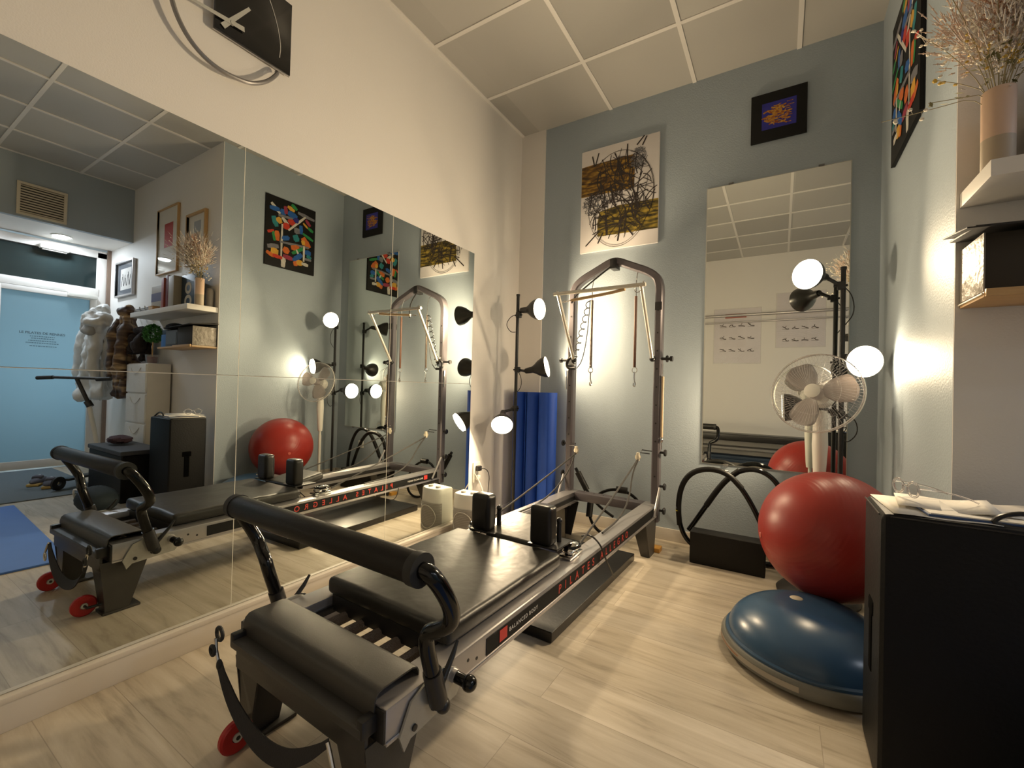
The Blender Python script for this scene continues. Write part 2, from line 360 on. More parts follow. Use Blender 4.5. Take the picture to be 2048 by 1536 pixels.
# vent grille on the beam
v = thing('vent_grille', 'beige louvred vent grille high on the grey beam wall', 'vent', (XB, 1.225, 2.83))
vb = MB(); 
for a in ((-.18, .18, .14, .165), (-.18, .18, -.165, -.14), (-.18, -.155, -.14, .14), (.155, .18, -.14, .14)): vb.box(-.018, -.002, a[0], a[1], a[2], a[3], bev=.002)
vb.build('frame', CREAM, v)
vs = MB()
for k in range(11): vs.box(-.012, -.004, -.155, .155, -.135 + k * .026, -.122 + k * .026, rot=(0, .5, 0))
vs.build('louvres', CREAM, v)
MB().box(-.003, 0, -.155, .155, -.14, .14).build('backing', BLKM, v, smooth=False)
# presence sensor above the door
s_ = thing('door_sensor', 'white curved presence sensor box above the door transom', 'sensor', (XD - .03, 1.46, 2.54))
MB().box(-.07, 0, -.12, .12, -.03, .025, bev=.012, seg=3).build('housing', PLAST, s_)
MB().box(-.055, -.015, -.10, .10, -.045, -.028, bev=.004).build('lens_strip', GRILL, s_)
# ================================================================== MIRRORS
def mirror_panel(name, x0, x1, y0, y1, z0, z1, face):
    b = MB().box(x0, x1, y0, y1, z0, z1); b.bm.faces.ensure_lookup_table(); b.bm.normal_update()
    o = b.build(name, [MEDGE, MIRROR], smooth=False)
    for p in o.data.polygons:
        if p.normal.dot(Vector(face)) > .9: p.material_index = 1
    return o
ys = [-1.372, -.707, .126, .9595, 1.793, 2.5915]
nm = ['behind the photographer end', 'second from the front wall', 'nearest column beside the reformer footbar', 'middle column showing the red ball', 'column nearest the back corner']
for i in range(5):
    for j, (z0, z1) in enumerate([(.106, 1.0790), (1.0820, 2.0545)]):
        row = ['lower', 'upper'][j]
        lab = ['%s wall mirror panel, front end column against the white front wall', '%s wall mirror panel, second column from the front wall', '%s wall mirror panel, column beside the reformer footbar and under the clock', '%s wall mirror panel, middle column where the red ball is reflected', '%s wall mirror panel, column nearest the back corner and the fan heater'][i] % row
        tag(mirror_panel('mirror_panel', .001, .006, ys[i] + .0014, ys[i + 1] - .0014, z0, z1, (1, 0, 0)), lab, 'mirror', 'mirror panels covering the left wall')
SEAM = mat('pale_seam', (.80, .78, .66), .4)
for y in ys[1:-1]: struct(MB().box(.0005, .0062, y - .0011, y + .0011, .106, 2.0545).build('trim_4', SEAM, smooth=False))
bm_ = thing('wall_mirror', 'tall narrow mirror on the blue grey back wall beside the tower', 'mirror', (1.906, D, 1.527))
mp = mirror_panel('glass', -.395, .395, -.008, -.002, -.945, .945, (0, -1, 0)); mp.parent = bm_
MB().box(-.4, .4, -.0055, -.001, -.95, .95).build('bevelled_edge', mat('bevel_edge', (.60, .60, .55), .12, spec=.8), bm_, smooth=False)
for x in (-.25, .25):
    for z in (-.952, .952): MB().box(x - .015, x + .015, -.011, 0, z - .006, z + .008, bev=.002).build('clip', GLASSY, bm_)

# ================================================================== WALL ART
def strokes(b, W_, H_, n, cx, cy, rx, ry, th, lmin, lmax, wmin, wmax, z=0.0, ang=None):
    for _ in range(n):
        while True:
            u, v = random.uniform(-1, 1), random.uniform(-1, 1)
            if u * u + v * v < 1: break
        x, y = cx + u * rx, cy + v * ry; a = ang() if ang else random.uniform(0, PI); l = random.uniform(lmin, lmax) / 2; w_ = random.uniform(wmin, wmax) / 2
        cv = random.uniform(-.35, .35); pts = []
        for k in range(6):
            t = -1 + 2 * k / 5; aa = a + cv * t; pts.append((x + math.cos(aa) * l * t, y + math.sin(aa) * l * t, aa))
        L_, R_ = [], []
        zz = z + random.uniform(0, .0008)
        for px, py, aa in pts:
            px = min(max(px, .01), W_ - .01); py = min(max(py, .01), H_ - .01)
            L_.append((px - math.sin(aa) * w_, py + math.cos(aa) * w_, zz)); R_.append((px + math.sin(aa) * w_, py - math.cos(aa) * w_, zz))
        b.quadstrip(L_, R_)
def ring(b, cx, cy, rx, ry, wd, z, a0=0, a1=2 * PI, n=60):
    L_, R_ = [], []
    for k in range(n + 1):
        a = a0 + (a1 - a0) * k / n; L_.append((cx + rx * math.cos(a), cy + ry * math.sin(a), z)); R_.append((cx + (rx - wd) * math.cos(a), cy + (ry - wd) * math.sin(a), z))
    b.quadstrip(L_, R_)
# all art is laid out in a local frame: x to the right, y up, z out of the wall
aw, ah = .61, .818
art = thing('abstract_canvas', 'white abstract canvas with two golden brown bands and tangled dark strokes', 'painting', (.571, D, 2.152), rot=(PI / 2, 0, 0))
MB().box(0, aw, 0, ah, .001, .018, bev=.002).build('canvas', mat('canvas_white', (.78, .74, .72), .7, bump=.1, bscale=300, var=.03), art)
GOLD = band_mat('gold_band_paint', (.035, .018, .008), (.16, .08, .012), (.42, .25, .03), (2.5, 9, 1), 5)
GOLD2 = band_mat('olive_band_paint', (.025, .02, .008), (.13, .095, .015), (.40, .28, .04), (2.5, 10, 1), 5)
MB().prism([(.002, ah * .55, .0182), (aw * .70, ah * .54, .0182), (aw * .705, ah * .70, .0182), (aw * .70, ah * .855, .0182), (aw * .12, ah * .85, .0182), (.002, ah * .845, .0182)], (0, 0, .0006)).build('upper_band', GOLD, art, smooth=False)
MB().prism([(aw * .24, ah * .14, .0182), (aw * .998, ah * .13, .0182), (aw * .998, ah * .40, .0182), (aw * .5, ah * .405, .0182), (aw * .26, ah * .38, .0182), (aw * .23, ah * .26, .0182)], (0, 0, .0006)).build('lower_band', GOLD2, art, smooth=False)
CHG = mat('charcoal_grey_paint', (.14, .14, .15), .6)
b = MB(); strokes(b, aw, ah, 150, .46, .66, .055, .08, 0, .01, .05, .003, .006, .0190); b.build('grey_scribble', CHG, art, smooth=False)
b = MB(); strokes(b, aw, ah, 170, .12, .37, .10, .085, 0, .01, .05, .003, .006, .0190); b.build('grey_scribble', CHG, art, smooth=False)
b = MB()
strokes(b, aw, ah, 150, aw * .53, ah * .50, .225, .30, 0, .07, .22, .003, .007, .0200)
strokes(b, aw, ah, 30, aw * .5, ah * .5, .23, .31, 0, .10, .22, .006, .011, .0200, ang=lambda: random.uniform(1.2, 1.9))
for x, y, a, l in [(.10, .10, .75, .14), (.17, .10, 1.1, .09), (.40, .12, 2.2, .09), (.10, .72, 1.8, .09), (.13, .73, 1.3, .1), (.47, .79, .8, .08), (.50, .78, 1.1, .07)]:
    c_, s2 = math.cos(a), math.sin(a); b.quadstrip([(x - c_ * l / 2 - s2 * .005, y - s2 * l / 2 + c_ * .005, .0206), (x + c_ * l / 2 - s2 * .005, y + s2 * l / 2 + c_ * .005, .0206)], [(x - c_ * l / 2 + s2 * .005, y - s2 * l / 2 - c_ * .005, .0206), (x + c_ * l / 2 + s2 * .005, y + s2 * l / 2 - c_ * .005, .0206)])
ring(b, aw * .5, ah * .49, .27, .355, .004, .0207, -.5, 2.2); ring(b, aw * .5, ah * .42, .24, .33, .003, .0207, PI * .9, PI * 1.9); ring(b, aw * .54, ah * .5, .25, .33, .003, .0207, -1.2, 1.3); ring(b, aw * .5, ah * .4, .22, .30, .0025, .0208, PI * 1.1, PI * 1.8)
b.build('dark_strokes', mat('dark_ink_strokes', (.03, .022, .02), .55), art, smooth=False)
# small blue and gold picture
bp_ = thing('small_painting', 'small black square painting with a blue centre and golden streaks', 'painting', (1.768, D, 2.708), rot=(PI / 2, 0, 0))
MB().box(0, .309, 0, .313, .001, .02, bev=.002).build('canvas', BLACKP, bp_)
MB().box(.062, .252, .072, .245, .0198, .0208).build('blue_field', mat('ultramarine_paint', (.02, .02, .28), .45, var=.3, scale=25), bp_, smooth=False)
b = MB(); strokes(b, .309, .313, 60, .150, .155, .068, .062, 0, .015, .06, .004, .011, .0212, ang=lambda: random.gauss(.1, .35))
for k in range(7): b.box(.20, .20 + random.uniform(.01, .04), .09 + k * .022, .094 + k * .022, .0212, .0218)
b.build('gold_streaks', band_mat('gold_paint', (.25, .05, .01), (.48, .2, .02), (.62, .36, .04), (10, 10, 1), 6), bp_, smooth=False)
# black painting on the right wall; local x runs towards the back of the room is mirrored: x to the right = -y
pt = thing('abstract_painting', 'black abstract painting with multicoloured brush strokes on the right wall', 'painting', (W, 2.892, 2.233), rot=(PI / 2, 0, -PI / 2))
pw, ph = .539, .709
MB().box(0, pw, 0, ph, .001, .018, bev=.002).build('canvas', BLACKP, pt)
cols = dict(b=(.015, .10, .35), r=(.48, .035, .015), g=(.02, .22, .06), y=(.60, .33, .04), w=(.55, .52, .46), s=(.17, .17, .19), o=(.55, .13, .02), t=(.02, .20, .22), m=(.28, .03, .06), n=(.02, .02, .18))
SK = [('w', 290, 250, 410, 420, 30), ('b', 270, 320, 400, 360, 42), ('b', 420, 370, 500, 430, 55), ('m', 490, 310, 510, 430, 40), ('y', 530, 310, 630, 390, 36), ('g', 590, 280, 670, 370, 36), ('b', 540, 410, 670, 500, 60), ('s', 700, 420, 950, 550, 34), ('t', 320, 470, 370, 630, 52),
      ('y', 380, 490, 430, 580, 52), ('w', 450, 490, 540, 610, 34), ('r', 550, 520, 640, 620, 60), ('r', 470, 620, 560, 640, 60), ('w', 560, 690, 800, 500, 22), ('s', 400, 450, 600, 510, 24), ('n', 630, 520, 700, 560, 50), ('m', 820, 540, 890, 640, 34), ('y', 780, 590, 850, 670, 22), ('g', 860, 670, 940, 740, 30),
      ('r', 245, 715, 330, 700, 26), ('g', 325, 720, 345, 860, 30), ('o', 375, 710, 390, 860, 46), ('w', 452, 620, 448, 1130, 20), ('w', 485, 1140, 480, 1290, 46), ('b', 500, 790, 520, 860, 80), ('b', 740, 630, 750, 760, 36), ('t', 650, 780, 690, 880, 62), ('g', 780, 760, 940, 880, 28), ('s', 640, 700, 720, 720, 60), ('o', 780, 830, 880, 990, 62), ('y', 780, 870, 790, 940, 40),
      ('s', 440, 885, 860, 990, 24), ('s', 250, 950, 400, 960, 44), ('y', 300, 1020, 400, 1060, 62), ('o', 235, 1040, 340, 1120, 34), ('r', 330, 1100, 460, 1150, 34), ('o', 480, 990, 560, 1060, 60), ('o', 600, 980, 720, 990, 56), ('g', 620, 1070, 790, 1000, 34), ('m', 480, 1110, 620, 1170, 40), ('w', 680, 1020, 720, 1110, 18), ('w', 800, 970, 800, 1200, 22), ('b', 640, 1190, 760, 1100, 52),
      ('b', 820, 1060, 910, 1090, 52), ('t', 850, 1120, 920, 1170, 34), ('s', 820, 1170, 920, 1200, 26), ('o', 640, 1240, 700, 1240, 46), ('y', 690, 1220, 780, 1240, 52), ('w', 770, 1240, 870, 1280, 32)]
byc = {}
for i, (c, xa, ya, xb, yb, wd) in enumerate(SK):
    def uv(px, py):
        u = (px - 210) / 770; top = 85 + 320 * u; bot = 1240 + 210 * u
        return Vector((pw * (1 - u), ph * (1 - (py - top) / (bot - top)), .0186 + i * .00005))
    A, B_ = uv(xa, ya), uv(xb, yb); d = (B_ - A); L0 = max(d.length, .01); d = d / L0; nrm = Vector((-d.y, d.x, 0)); wv = wd / 1155 * ph * .92
    L_, R_ = [], []
    for k in range(7):
        t = k / 6; q = A + d * (t * L0 * 1.1 - .05 * L0); ww = wv * (.55 + .45 * math.sin(PI * (.12 + .8 * t))) * random.uniform(.85, 1.1); L_.append(q + nrm * ww); R_.append(q - nrm * ww)
    byc.setdefault(c, MB()).quadstrip(L_, R_)
names = dict(b='blue', r='red', g='green', y='yellow', w='white', s='grey', o='orange', t='teal', m='crimson', n='indigo')
for c, q in byc.items(): q.build(names[c] + '_strokes', mat('paint_' + names[c], cols[c], .45, var=.35, scale=30), pt, smooth=False)

# framed pictures on the white wall (seen in the mirror)
def framed(name, label, x0, x1, z0, z1, fm, deep, inner):
    t = thing(name, label, 'picture', (x1, Y1 - .006, z0), rot=(PI / 2, 0, 0)); w_, h_ = x1 - x0, z1 - z0
    t.location = (x0, Y1 - .006, z0)
    f = MB(); fw = .012 if deep < .03 else .02
    for a in ((0, fw, 0, h_), (w_ - fw, w_, 0, h_), (fw, w_ - fw, 0, fw), (fw, w_ - fw, h_ - fw, h_)): f.box(a[0], a[1], a[2], a[3], .001, deep, bev=.0015)
    f.build('frame', fm, t); MB().box(fw, w_ - fw, fw, h_ - fw, .001, .008).build('mount', PAPER, t, smooth=False); inner(t, w_, h_)
    MB().box(fw, w_ - fw, fw, h_ - fw, deep * .6, deep * .6 + .002).build('glazing', GLZ, t, smooth=False)
    return t
GLZ = bpy.data.materials.new('picture_glazing'); GLZ.use_nodes = True
_n = GLZ.node_tree.nodes; _l = GLZ.node_tree.links; _p = _n['Principled BSDF']; _p.inputs['Roughness'].default_value = .02; _p.inputs['Base Color'].default_value = (0, 0, 0, 1)
_t = _n.new('ShaderNodeBsdfTransparent'); _x = _n.new('ShaderNodeMixShader'); _x.inputs[0].default_value = .06
_l.new(_t.outputs[0], _x.inputs[1]); _gl = _n.new('ShaderNodeBsdfGlossy'); _gl.inputs['Roughness'].default_value = .01; _l.new(_gl.outputs[0], _x.inputs[2]); _l.new(_x.outputs[0], _n['Material Output'].inputs[0])
framed('framed_print', 'tall wooden framed print with a red rectangle above the shelf', 3.30, 3.80, 2.17, 2.87, WOOD, .025, lambda t, w_, h_: MB().box(w_ * .28, w_ * .68, h_ * .40, h_ * .76, .008, .0095).build('red_rectangle', mat('coral_red_print', (.55, .06, .05), .6), t, smooth=False))
framed('framed_print', 'smaller wooden framed print with a grey and tan figure above the vase', 2.70, 3.10, 2.18, 2.69, WOOD, .03, lambda t, w_, h_: (MB().box(w_ * .32, w_ * .66, h_ * .62, h_ * .84, .008, .0095).build('grey_shape', mat('pale_grey_print', (.42, .44, .45), .6), t, smooth=False), MB().prism([(w_ * .30, h_ * .3, .008), (w_ * .68, h_ * .3, .008), (w_ * .62, h_ * .62, .008), (w_ * .36, h_ * .62, .008)], (0, 0, .0015)).build('tan_shape', mat('tan_print', (.45, .32, .22), .6), t, smooth=False)))
def scrawl(t, w_, h_):
    MB().box(w_ * .2, w_ * .8, h_ * .2, h_ * .8, .008, .0095).build('sheet', WHT, t, smooth=False)
    q = MB()
    for k in range(7): q.box(w_ * (.26 + .075 * k), w_ * (.275 + .075 * k) + .004, h_ * .3, h_ * random.uniform(.5, .7), .0098, .0105, rot=(0, 0, .25 * (-1) ** k))
    q.build('pen_strokes', BLACKP, t, smooth=False)
t_ = framed('framed_drawing', 'silver framed dark mounted pen drawing on white wall beside the door', 4.40, 4.95, 2.03, 2.45, ALU, .035, scrawl)
for ch in t_.children:
    if ch.name.startswith('mount'): ch.data.materials.clear(); ch.data.materials.append(mat('slate_mount', (.12, .13, .15), .6))

# ================================================================== CLOCK
ck = thing('wall_clock', 'black square clock with a curved grey arc above the wall mirrors', 'clock', (0, .973, 2.62))
MB().box(.02, .030, -.156, .156, -.16, .165, bev=.001).build('face', mat('gloss_black_face', (.006, .006, .006), .12, spec=.6), ck)
MB().box(.016, .021, -.158, .158, -.162, .167).build('backing_edge', ALU, ck, smooth=False)
MB().box(0, .018, -.05, .05, -.05, .05, bev=.004).build('mount', BLKM, ck)
pp = [(.02, .10, -.175), (.035, .096, -.19), (.04, .056, -.25), (.04, 0, -.296), (.04, -.048, -.315), (.04, -.133, -.326), (.04, -.206, -.306), (.04, -.264, -.255), (.04, -.303, -.177), (.04, -.312, -.10), (.04, -.30, .0), (.04, -.27, .10), (.035, -.2, .2), (.02, -.15, .2)]
MB().tube(pp, .0085, seg=10, smooth=2).build('arc', mat('grey_arc', (.25, .24, .24), .3, metal=.5), ck)
def hand(a, b_, w0, w1, x):
    A = Vector((x, *a)); B_ = Vector((x, *b_)); d = (B_ - A).normalized(); n = Vector((1, 0, 0)).cross(d)
    return MB().prism([A + n * w0, B_ + n * w1, B_ - n * w1, A - n * w0], (.0015, 0, 0))
HND = mat('pale_grey_hand', (.50, .50, .46), .4)
hand((-.13, -.14), (-.03, .005), .010, .006, .036).build('hour_hand', HND, ck, smooth=False)
hand((-.05, -.10), (-.30, -.125), .010, .004, .040).build('minute_hand', HND, ck, smooth=False)
ck.children[-2].location = (0, 0, 0)
MB().lathe([(0, .034), (.008, .034), (.008, .044), (0, .044)], axis=(1, 0, 0), org=(0, -.096, -.106)).build('hub', HND, ck)
b = MB(); b.tube([(.0308, .03, .16), (.0308, .085, .05), (.0308, .11, -.05), (.0308, .105, -.11)], .0016, seg=6, smooth=2); b.build('white_arc_line', WHT, ck)

# ================================================================== REFORMER WITH TOWER
rf = thing('pilates_reformer', 'black pilates reformer with grey tower frame standing beside the mirror wall', 'exercise machine', (.88, .55, 0), rz=-.029)
for s in (-1, 1):
    r_ = MB().box(*(sorted((s * .245, s * .33))), .166, 2.46, .235, .318, bev=.004).build('rail', ALU, rf)
    x = s * .331
    MB().box(min(x, x + s * .0012), max(x, x + s * .0012), .545, 2.38, .252, .304).build('black_stripe', BLACKP, r_, smooth=False)
    MB().box(min(x, x + s * .003), max(x, x + s * .003), .166, 2.46, .236, .243).build('lower_lip', ALU, r_, smooth=False)
    h = MB()
    for yy in (.40, .46, .50): h.lathe([(0, 0), (.005, 0), (.005, .001), (0, .001)], seg=10, axis=(s, 0, 0), org=(s * .330, yy, .275 + (.008 if yy == .46 else -.006)))
    h.build('screw', BLKM, r_)
    xs = s * .3325
    def B(y, z):
        return basis((0, 1, 0) if s > 0 else (0, -1, 0), (0, 0, 1), (s, 0, 0), (xs, y, z))
    st, q = (.612, 1) if s > 0 else (2.25, -1)
    MB().box(min(xs, xs + s * .001), max(xs, xs + s * .001), min(st, st + q * .042), max(st, st + q * .042), .262, .298).build('red_square', mat('red_logo', (.6, .05, .04), .5), r_, smooth=False)
    text_mesh('small_white_lettering', 'BALANCED BODY', .019, WHT, r_, B(st + q * .055, .272), space=1.25, ext=.0004)
    text_mesh('red_lettering', 'PILATES ALLEGRO', .047, REDT, r_, B(st + q * .40, .262), space=2.35, ext=.0004, bold=.0006)
    MB().box(*(sorted((s * .236, s * .246))), .3, 2.38, .262, .290, bev=.002).build('wheel_track', BLKM, r_)
# foot end
MB().sheet([(-.30, .278, .292), (-.30, .290, .298), (-.30, .294, .312), (-.30, .294, .328), (-.30, .288, .339), (-.30, .275, .344), (-.30, .185, .345), (-.30, .172, .343), (-.30, .163, .335), (-.30, .160, .325), (-.30, .160, .268)], (.60, 0, 0), .004).build('standing_platform', FRAME, rf)
MB().box(-.302, .302, .118, .162, .262, .290, bev=.010, seg=3).build('front_crossbeam', FRAME, rf)
MB().box(-.297, .297, .135, .145, .20, .27, bev=.002).build('front_apron', FRAME, rf)
MB().box(-.24, .24, .16, .30, .236, .244).build('inner_shelf', FRAME, rf, smooth=False)
for s in (-1, 1):
    lg = MB().prism([(s * .300, .135, .235), (s * .300, .315, .235), (s * .300, .245, .012), (s * .300, .160, .012)], (-s * .005, 0, 0))
    lg.prism([(s * .297, .140, .235), (s * .165, .140, .235), (s * .185, .142, .20), (s * .200, .146, .15), (s * .222, .150, .08), (s * .232, .158, .012), (s * .297, .158, .012)], (0, .005, 0))
    lg.prism([(s * .238, .15, .235), (s * .238, .29, .235), (s * .238, .24, .012), (s * .238, .165, .012)], (s * .004, 0, 0))
    l_ = lg.build('front_leg', FRAME, rf, smooth=False)
    MB().box(*(sorted((s * .215, s * .305))), .15, .285, 0, .012, bev=.003).build('foot_plate', FRAME, l_)
    MB().tube([(s * .21, .108, .046), (s * .265, .108, .046), (s * .27, .16, .046)], .006).build('axle', BLKM, l_)
    wh = MB().lathe([(.014, -.009), (.040, -.011), (.0455, -.006), (.0455, .006), (.040, .011), (.014, .009)], closed=True, axis=(1, 0, 0), org=(s * .224, .108, .0455)).build('transport_wheel', REDW, l_)
    MB().lathe([(0, -.013), (.012, -.013), (.012, .013), (0, .013)], axis=(1, 0, 0), org=(s * .224, .108, .0455), seg=16).build('wheel_hub', mat('hub_white', (.6, .58, .52), .4), wh)
    # corner plates, rings
    cp = MB().box(*(sorted((s * .282, s * .306))), .120, .165, .262, .305, bev=.006).build('corner_block', BLKM, rf)
    if s < 0: MB().tube([(s * .312 + .018 * math.cos(a), .095, .312 + .018 * math.sin(a)) for a in [k * PI / 6 for k in range(12)]], .0055, seg=8, closed=True).build('strap_ring', RUBBER, cp)
    if s < 0: MB().tube([(s * .318 + .013 * math.cos(a), .080, .268 + .013 * math.sin(a)) for a in [k * PI / 6 for k in range(12)]], .005, seg=8, closed=True).build('small_ring', RUBBER, cp)
    # end cap of the rail, light plate with footbar pivot
    MB().box(*(sorted((s * .25, s * .328))), .161, .166, .24, .315, bev=.001).build('rail_end_cap', BLKM, rf)
    pl = MB().prism([(s * .334, .215, .195), (s * .334, .235, .215), (s * .334, .40, .225), (s * .334, .42, .25), (s * .334, .40, .30), (s * .334, .345, .325), (s * .334, .30, .325), (s * .334, .235, .30), (s * .334, .20, .235)], (s * .006, 0, 0)).build('pivot_plate', mat('zinc_plate', (.45, .44, .40), .4, metal=.5, bump=.2, bscale=40), rf, smooth=False)
    for yy, zz in ((.245, .235), (.385, .285), (.31, .245)): MB().lathe([(0, 0), (.008, 0), (.008, .004), (0, .005)], seg=12, axis=(s, 0, 0), org=(s * .340, yy, zz)).build('bolt', BLKM, pl)
    kn = MB().tube([(s * .34, .385, .285), (s * .36, .388, .282), (s * .375, .392, .278)], .015).sphere((s * .387, .395, .276), .021).build('ball_knob', BLKG, rf)
    MB().tube([(s * .335, .384, .287), (s * .35, .386, .285)], .018).build('knob_collar', ALU, kn)
    MB().tube([(s * .352, .295, .30), (s * .362, .305, .275), (s * .366, .312, .262)], .017).sphere((s * .368, .315, .258), .019).build('pivot_handle', BLKM, rf)
    MB().tube([(s * .348, .325, .29), (s * .345, .375, .345), (s * .344, .395, .375)], [.009, .007, .004]).build('release_lever', BLKM, rf)
# footbar
path = []
for s in (-1, 1):
    P_ = [(s * .400, .176, .655), (s * .432, .180, .652), (s * .447, .200, .625), (s * .450, .240, .560), (s * .437, .262, .510), (s * .405, .258, .485), (s * .368, .250, .470), (s * .360, .258, .430), (s * .359, .280, .36), (s * .358, .305, .285)]
    MB().tube(P_, .0195, seg=14, smooth=2).build('footbar_arm', BLKG, rf)
    MB().tube([(s * .358, .283, .355), (s * .358, .310, .265)], .024).build('arm_socket', BLKM, rf)
MB().tube([(-.410, .176, .654), (-.400, .176, .654), (.400, .176, .654), (.410, .176, .654)], [.029, .035, .035, .029], seg=20).build('footbar_grip', FOAM, rf)
for s in (-1, 1): MB().lathe([(.017, -.012), (.038, -.012), (.038, .012), (.017, .012)], closed=True, axis=(1, 0, 0), org=(s * .408, .177, .653), seg=24).build('grip_collar', RUBBER, rf)
# springs between footbox and carriage
SPR_M = SPRING
for k in range(5):
    x = -.17 + .085 * k
    sp = MB(); n = 90; pts = []
    for i in range(n * 8 + 1):
        a = 2 * PI * i / 8; pts.append((x + .0165 * math.cos(a), .25 + .36 * i / (n * 8), .268 + .0165 * math.sin(a)))
    sp.tube(pts, .0022, seg=4); sp.tube([(x, .26, .268), (x, .60, .268)], .013, seg=10); so = sp.build('spring', SPR_M, rf)
    MB().tube([(x, .235, .262), (x, .30, .262)], .0075).build('spring_hook', CHROME, so)
    MB().box(x - .012, x + .012, .425, .437, .265, .318, bev=.002).build('hook_bracket', BLKM, rf)
MB().box(-.235, .235, .225, .232, .245, .30).build('spring_bar', FRAME, rf, smooth=False)
MB().box(-.20, .20, .62, .66, .25, .30, bev=.004).build('carriage_crossbar', BLKM, rf)
# carriage: padded bed
cb = MB().box(-.272, .292, .415, 1.115, .322, .380, bev=.022, seg=4)
bmesh.ops.subdivide_edges(cb.bm, edges=[e for e in cb.bm.edges if e.calc_length() > .2], cuts=10, use_grid_fill=True)
for v_ in cb.bm.verts:
    if v_.co.z > .36:
        x, y = v_.co.x, v_.co.y
        v_.co.z += .006 * math.cos(x * 5.2) * math.cos((y - .765) * 4.0) + .0022 * math.sin(x * 23 + y * 31) * math.cos(y * 19 - x * 9)
pad = cb.build('carriage_pad', VINYL, rf)
MB().box(-.25, .25, .43, 1.13, .300, .326, bev=.003).build('carriage_frame', BLKM, rf)
MB().box(-.245, .245, .42, .432, .27, .325, bev=.003).build('carriage_skirt', BLKM, rf)
hb = MB().box(-.115, .155, 1.13, 1.40, .335, .385, bev=.02, seg=4, rot=(.16, 0, 0), piv=(0, 1.13, .34)); hb.build('headrest', VINYL, rf)
MB().tube([(0, 1.10, .315), (0, 1.3, .33)], .02).build('headrest_bracket', BLKM, rf)
for s in (-1, 1):
    x = s * .162 + .020
    sh = MB().box(x - .052, x + .052, 1.115, 1.185, .385, .555, bev=.022, seg=4)
    o = sh.build('shoulder_rest', VINYL2, rf)
    MB().box(x - .02, x + .02, 1.185, 1.20, .35, .52, bev=.004).build('rest_plate', BLKM, o)
    MB().tube([(x + .045, 1.215, .35), (x + .045, 1.215, .47)], .011).sphere((x + .045, 1.215, .478), .014).build('rest_peg', BLKM, o)
    MB().box(x - .06, x + .085, 1.12, 1.27, .378, .386, bev=.002).build('rest_base', BLKM, o)
# end frame
MB().box(-.245, .245, 2.372, 2.458, .262, .318, bev=.004).build('end_crossbeam', STEELP, rf)
hh = MB()
for x in (-.11, -.04, .02, .12): hh.lathe([(0, 0), (.006, 0), (.006, .001), (0, .001)], seg=10, org=(x, 2.42, .318))
hh.build('bolt_holes', BLKM, rf)
for s in (-1, 1):
    bl = MB().prism([(s * .325, 2.20, .235), (s * .325, 2.44, .235), (s * .325, 2.40, .0), (s * .325, 2.30, .0)], (-s * .006, 0, 0)); bl.prism([(s * .32, 2.205, .235), (s * .235, 2.205, .235), (s * .27, 2.295, .0), (s * .32, 2.295, .0)], (0, .006, 0)); bl.prism([(s * .32, 2.44, .235), (s * .235, 2.44, .235), (s * .27, 2.40, .0), (s * .32, 2.40, .0)], (0, -.006, 0))
    bl.build('back_leg', FRAME, rf, smooth=False)
# tower frame: flattened tube with an arched top
def flat_tube(pts, hw, hd, nsm=2):
    P = [Vector(p) for p in pts]
    for _ in range(nsm):
        Q = [P[0]]
        for i in range(len(P) - 1): Q += [P[i] * .75 + P[i + 1] * .25, P[i] * .25 + P[i + 1] * .75]
        Q.append(P[-1]); P = Q
    b = MB(); rings = []
    for i, p in enumerate(P):
        t = (P[min(i + 1, len(P) - 1)] - P[max(0, i - 1)]).normalized(); sd = t.cross(Vector((0, 1, 0))).normalized()
        sec = []
        for a, c in ((-1, -1), (-.6, -1), (.6, -1), (1, -.6), (1, .6), (.6, 1), (-.6, 1), (-1, .6), (-1, -.6)):
            pass
        for a, c in ((-.65, -1), (.65, -1), (1, -.7), (1, .7), (.65, 1), (-.65, 1), (-1, .7), (-1, -.7)): sec.append(b.bm.verts.new(p + sd * a * hw + Vector((0, 1, 0)) * c * hd))
        rings.append(sec)
    for i in range(len(rings) - 1):
        for k in range(8): b.bm.faces.new((rings[i][k], rings[i][(k + 1) % 8], rings[i + 1][(k + 1) % 8], rings[i + 1][k]))
    b.bm.faces.new(rings[0]); b.bm.faces.new(rings[-1][::-1]); return b
tp = [(-.340, 2.44, .20), (-.340, 2.44, .9), (-.340, 2.44, 1.62), (-.342, 2.44, 1.80), (-.275, 2.44, 1.865), (-.13, 2.44, 1.925), (-.03, 2.44, 1.970), (.03, 2.44, 1.970), (.13, 2.44, 1.925), (.275, 2.44, 1.865), (.342, 2.44, 1.80), (.340, 2.44, 1.62), (.340, 2.44, .9), (.340, 2.44, .20)]
flat_tube([(a * .93, b_, c) for a, b_, c in tp], .0255, .033).build('tower_arch', STEELP, rf)
h = MB()
for s in (-1, 1):
    for zz in (.5, .73, .85, .97, 1.09, 1.21, 1.33, 1.45, 1.6): h.lathe([(0, 0), (.006, 0), (.006, .001), (0, .001)], seg=10, axis=(0, -1, 0), org=(s * .316, 2.407, zz))
h.build('tower_holes', BLKM, rf)
MB().box(.295, .338, 2.402, 2.475, 1.60, 1.655, bev=.004).build('post_sleeve', BLKM, rf)
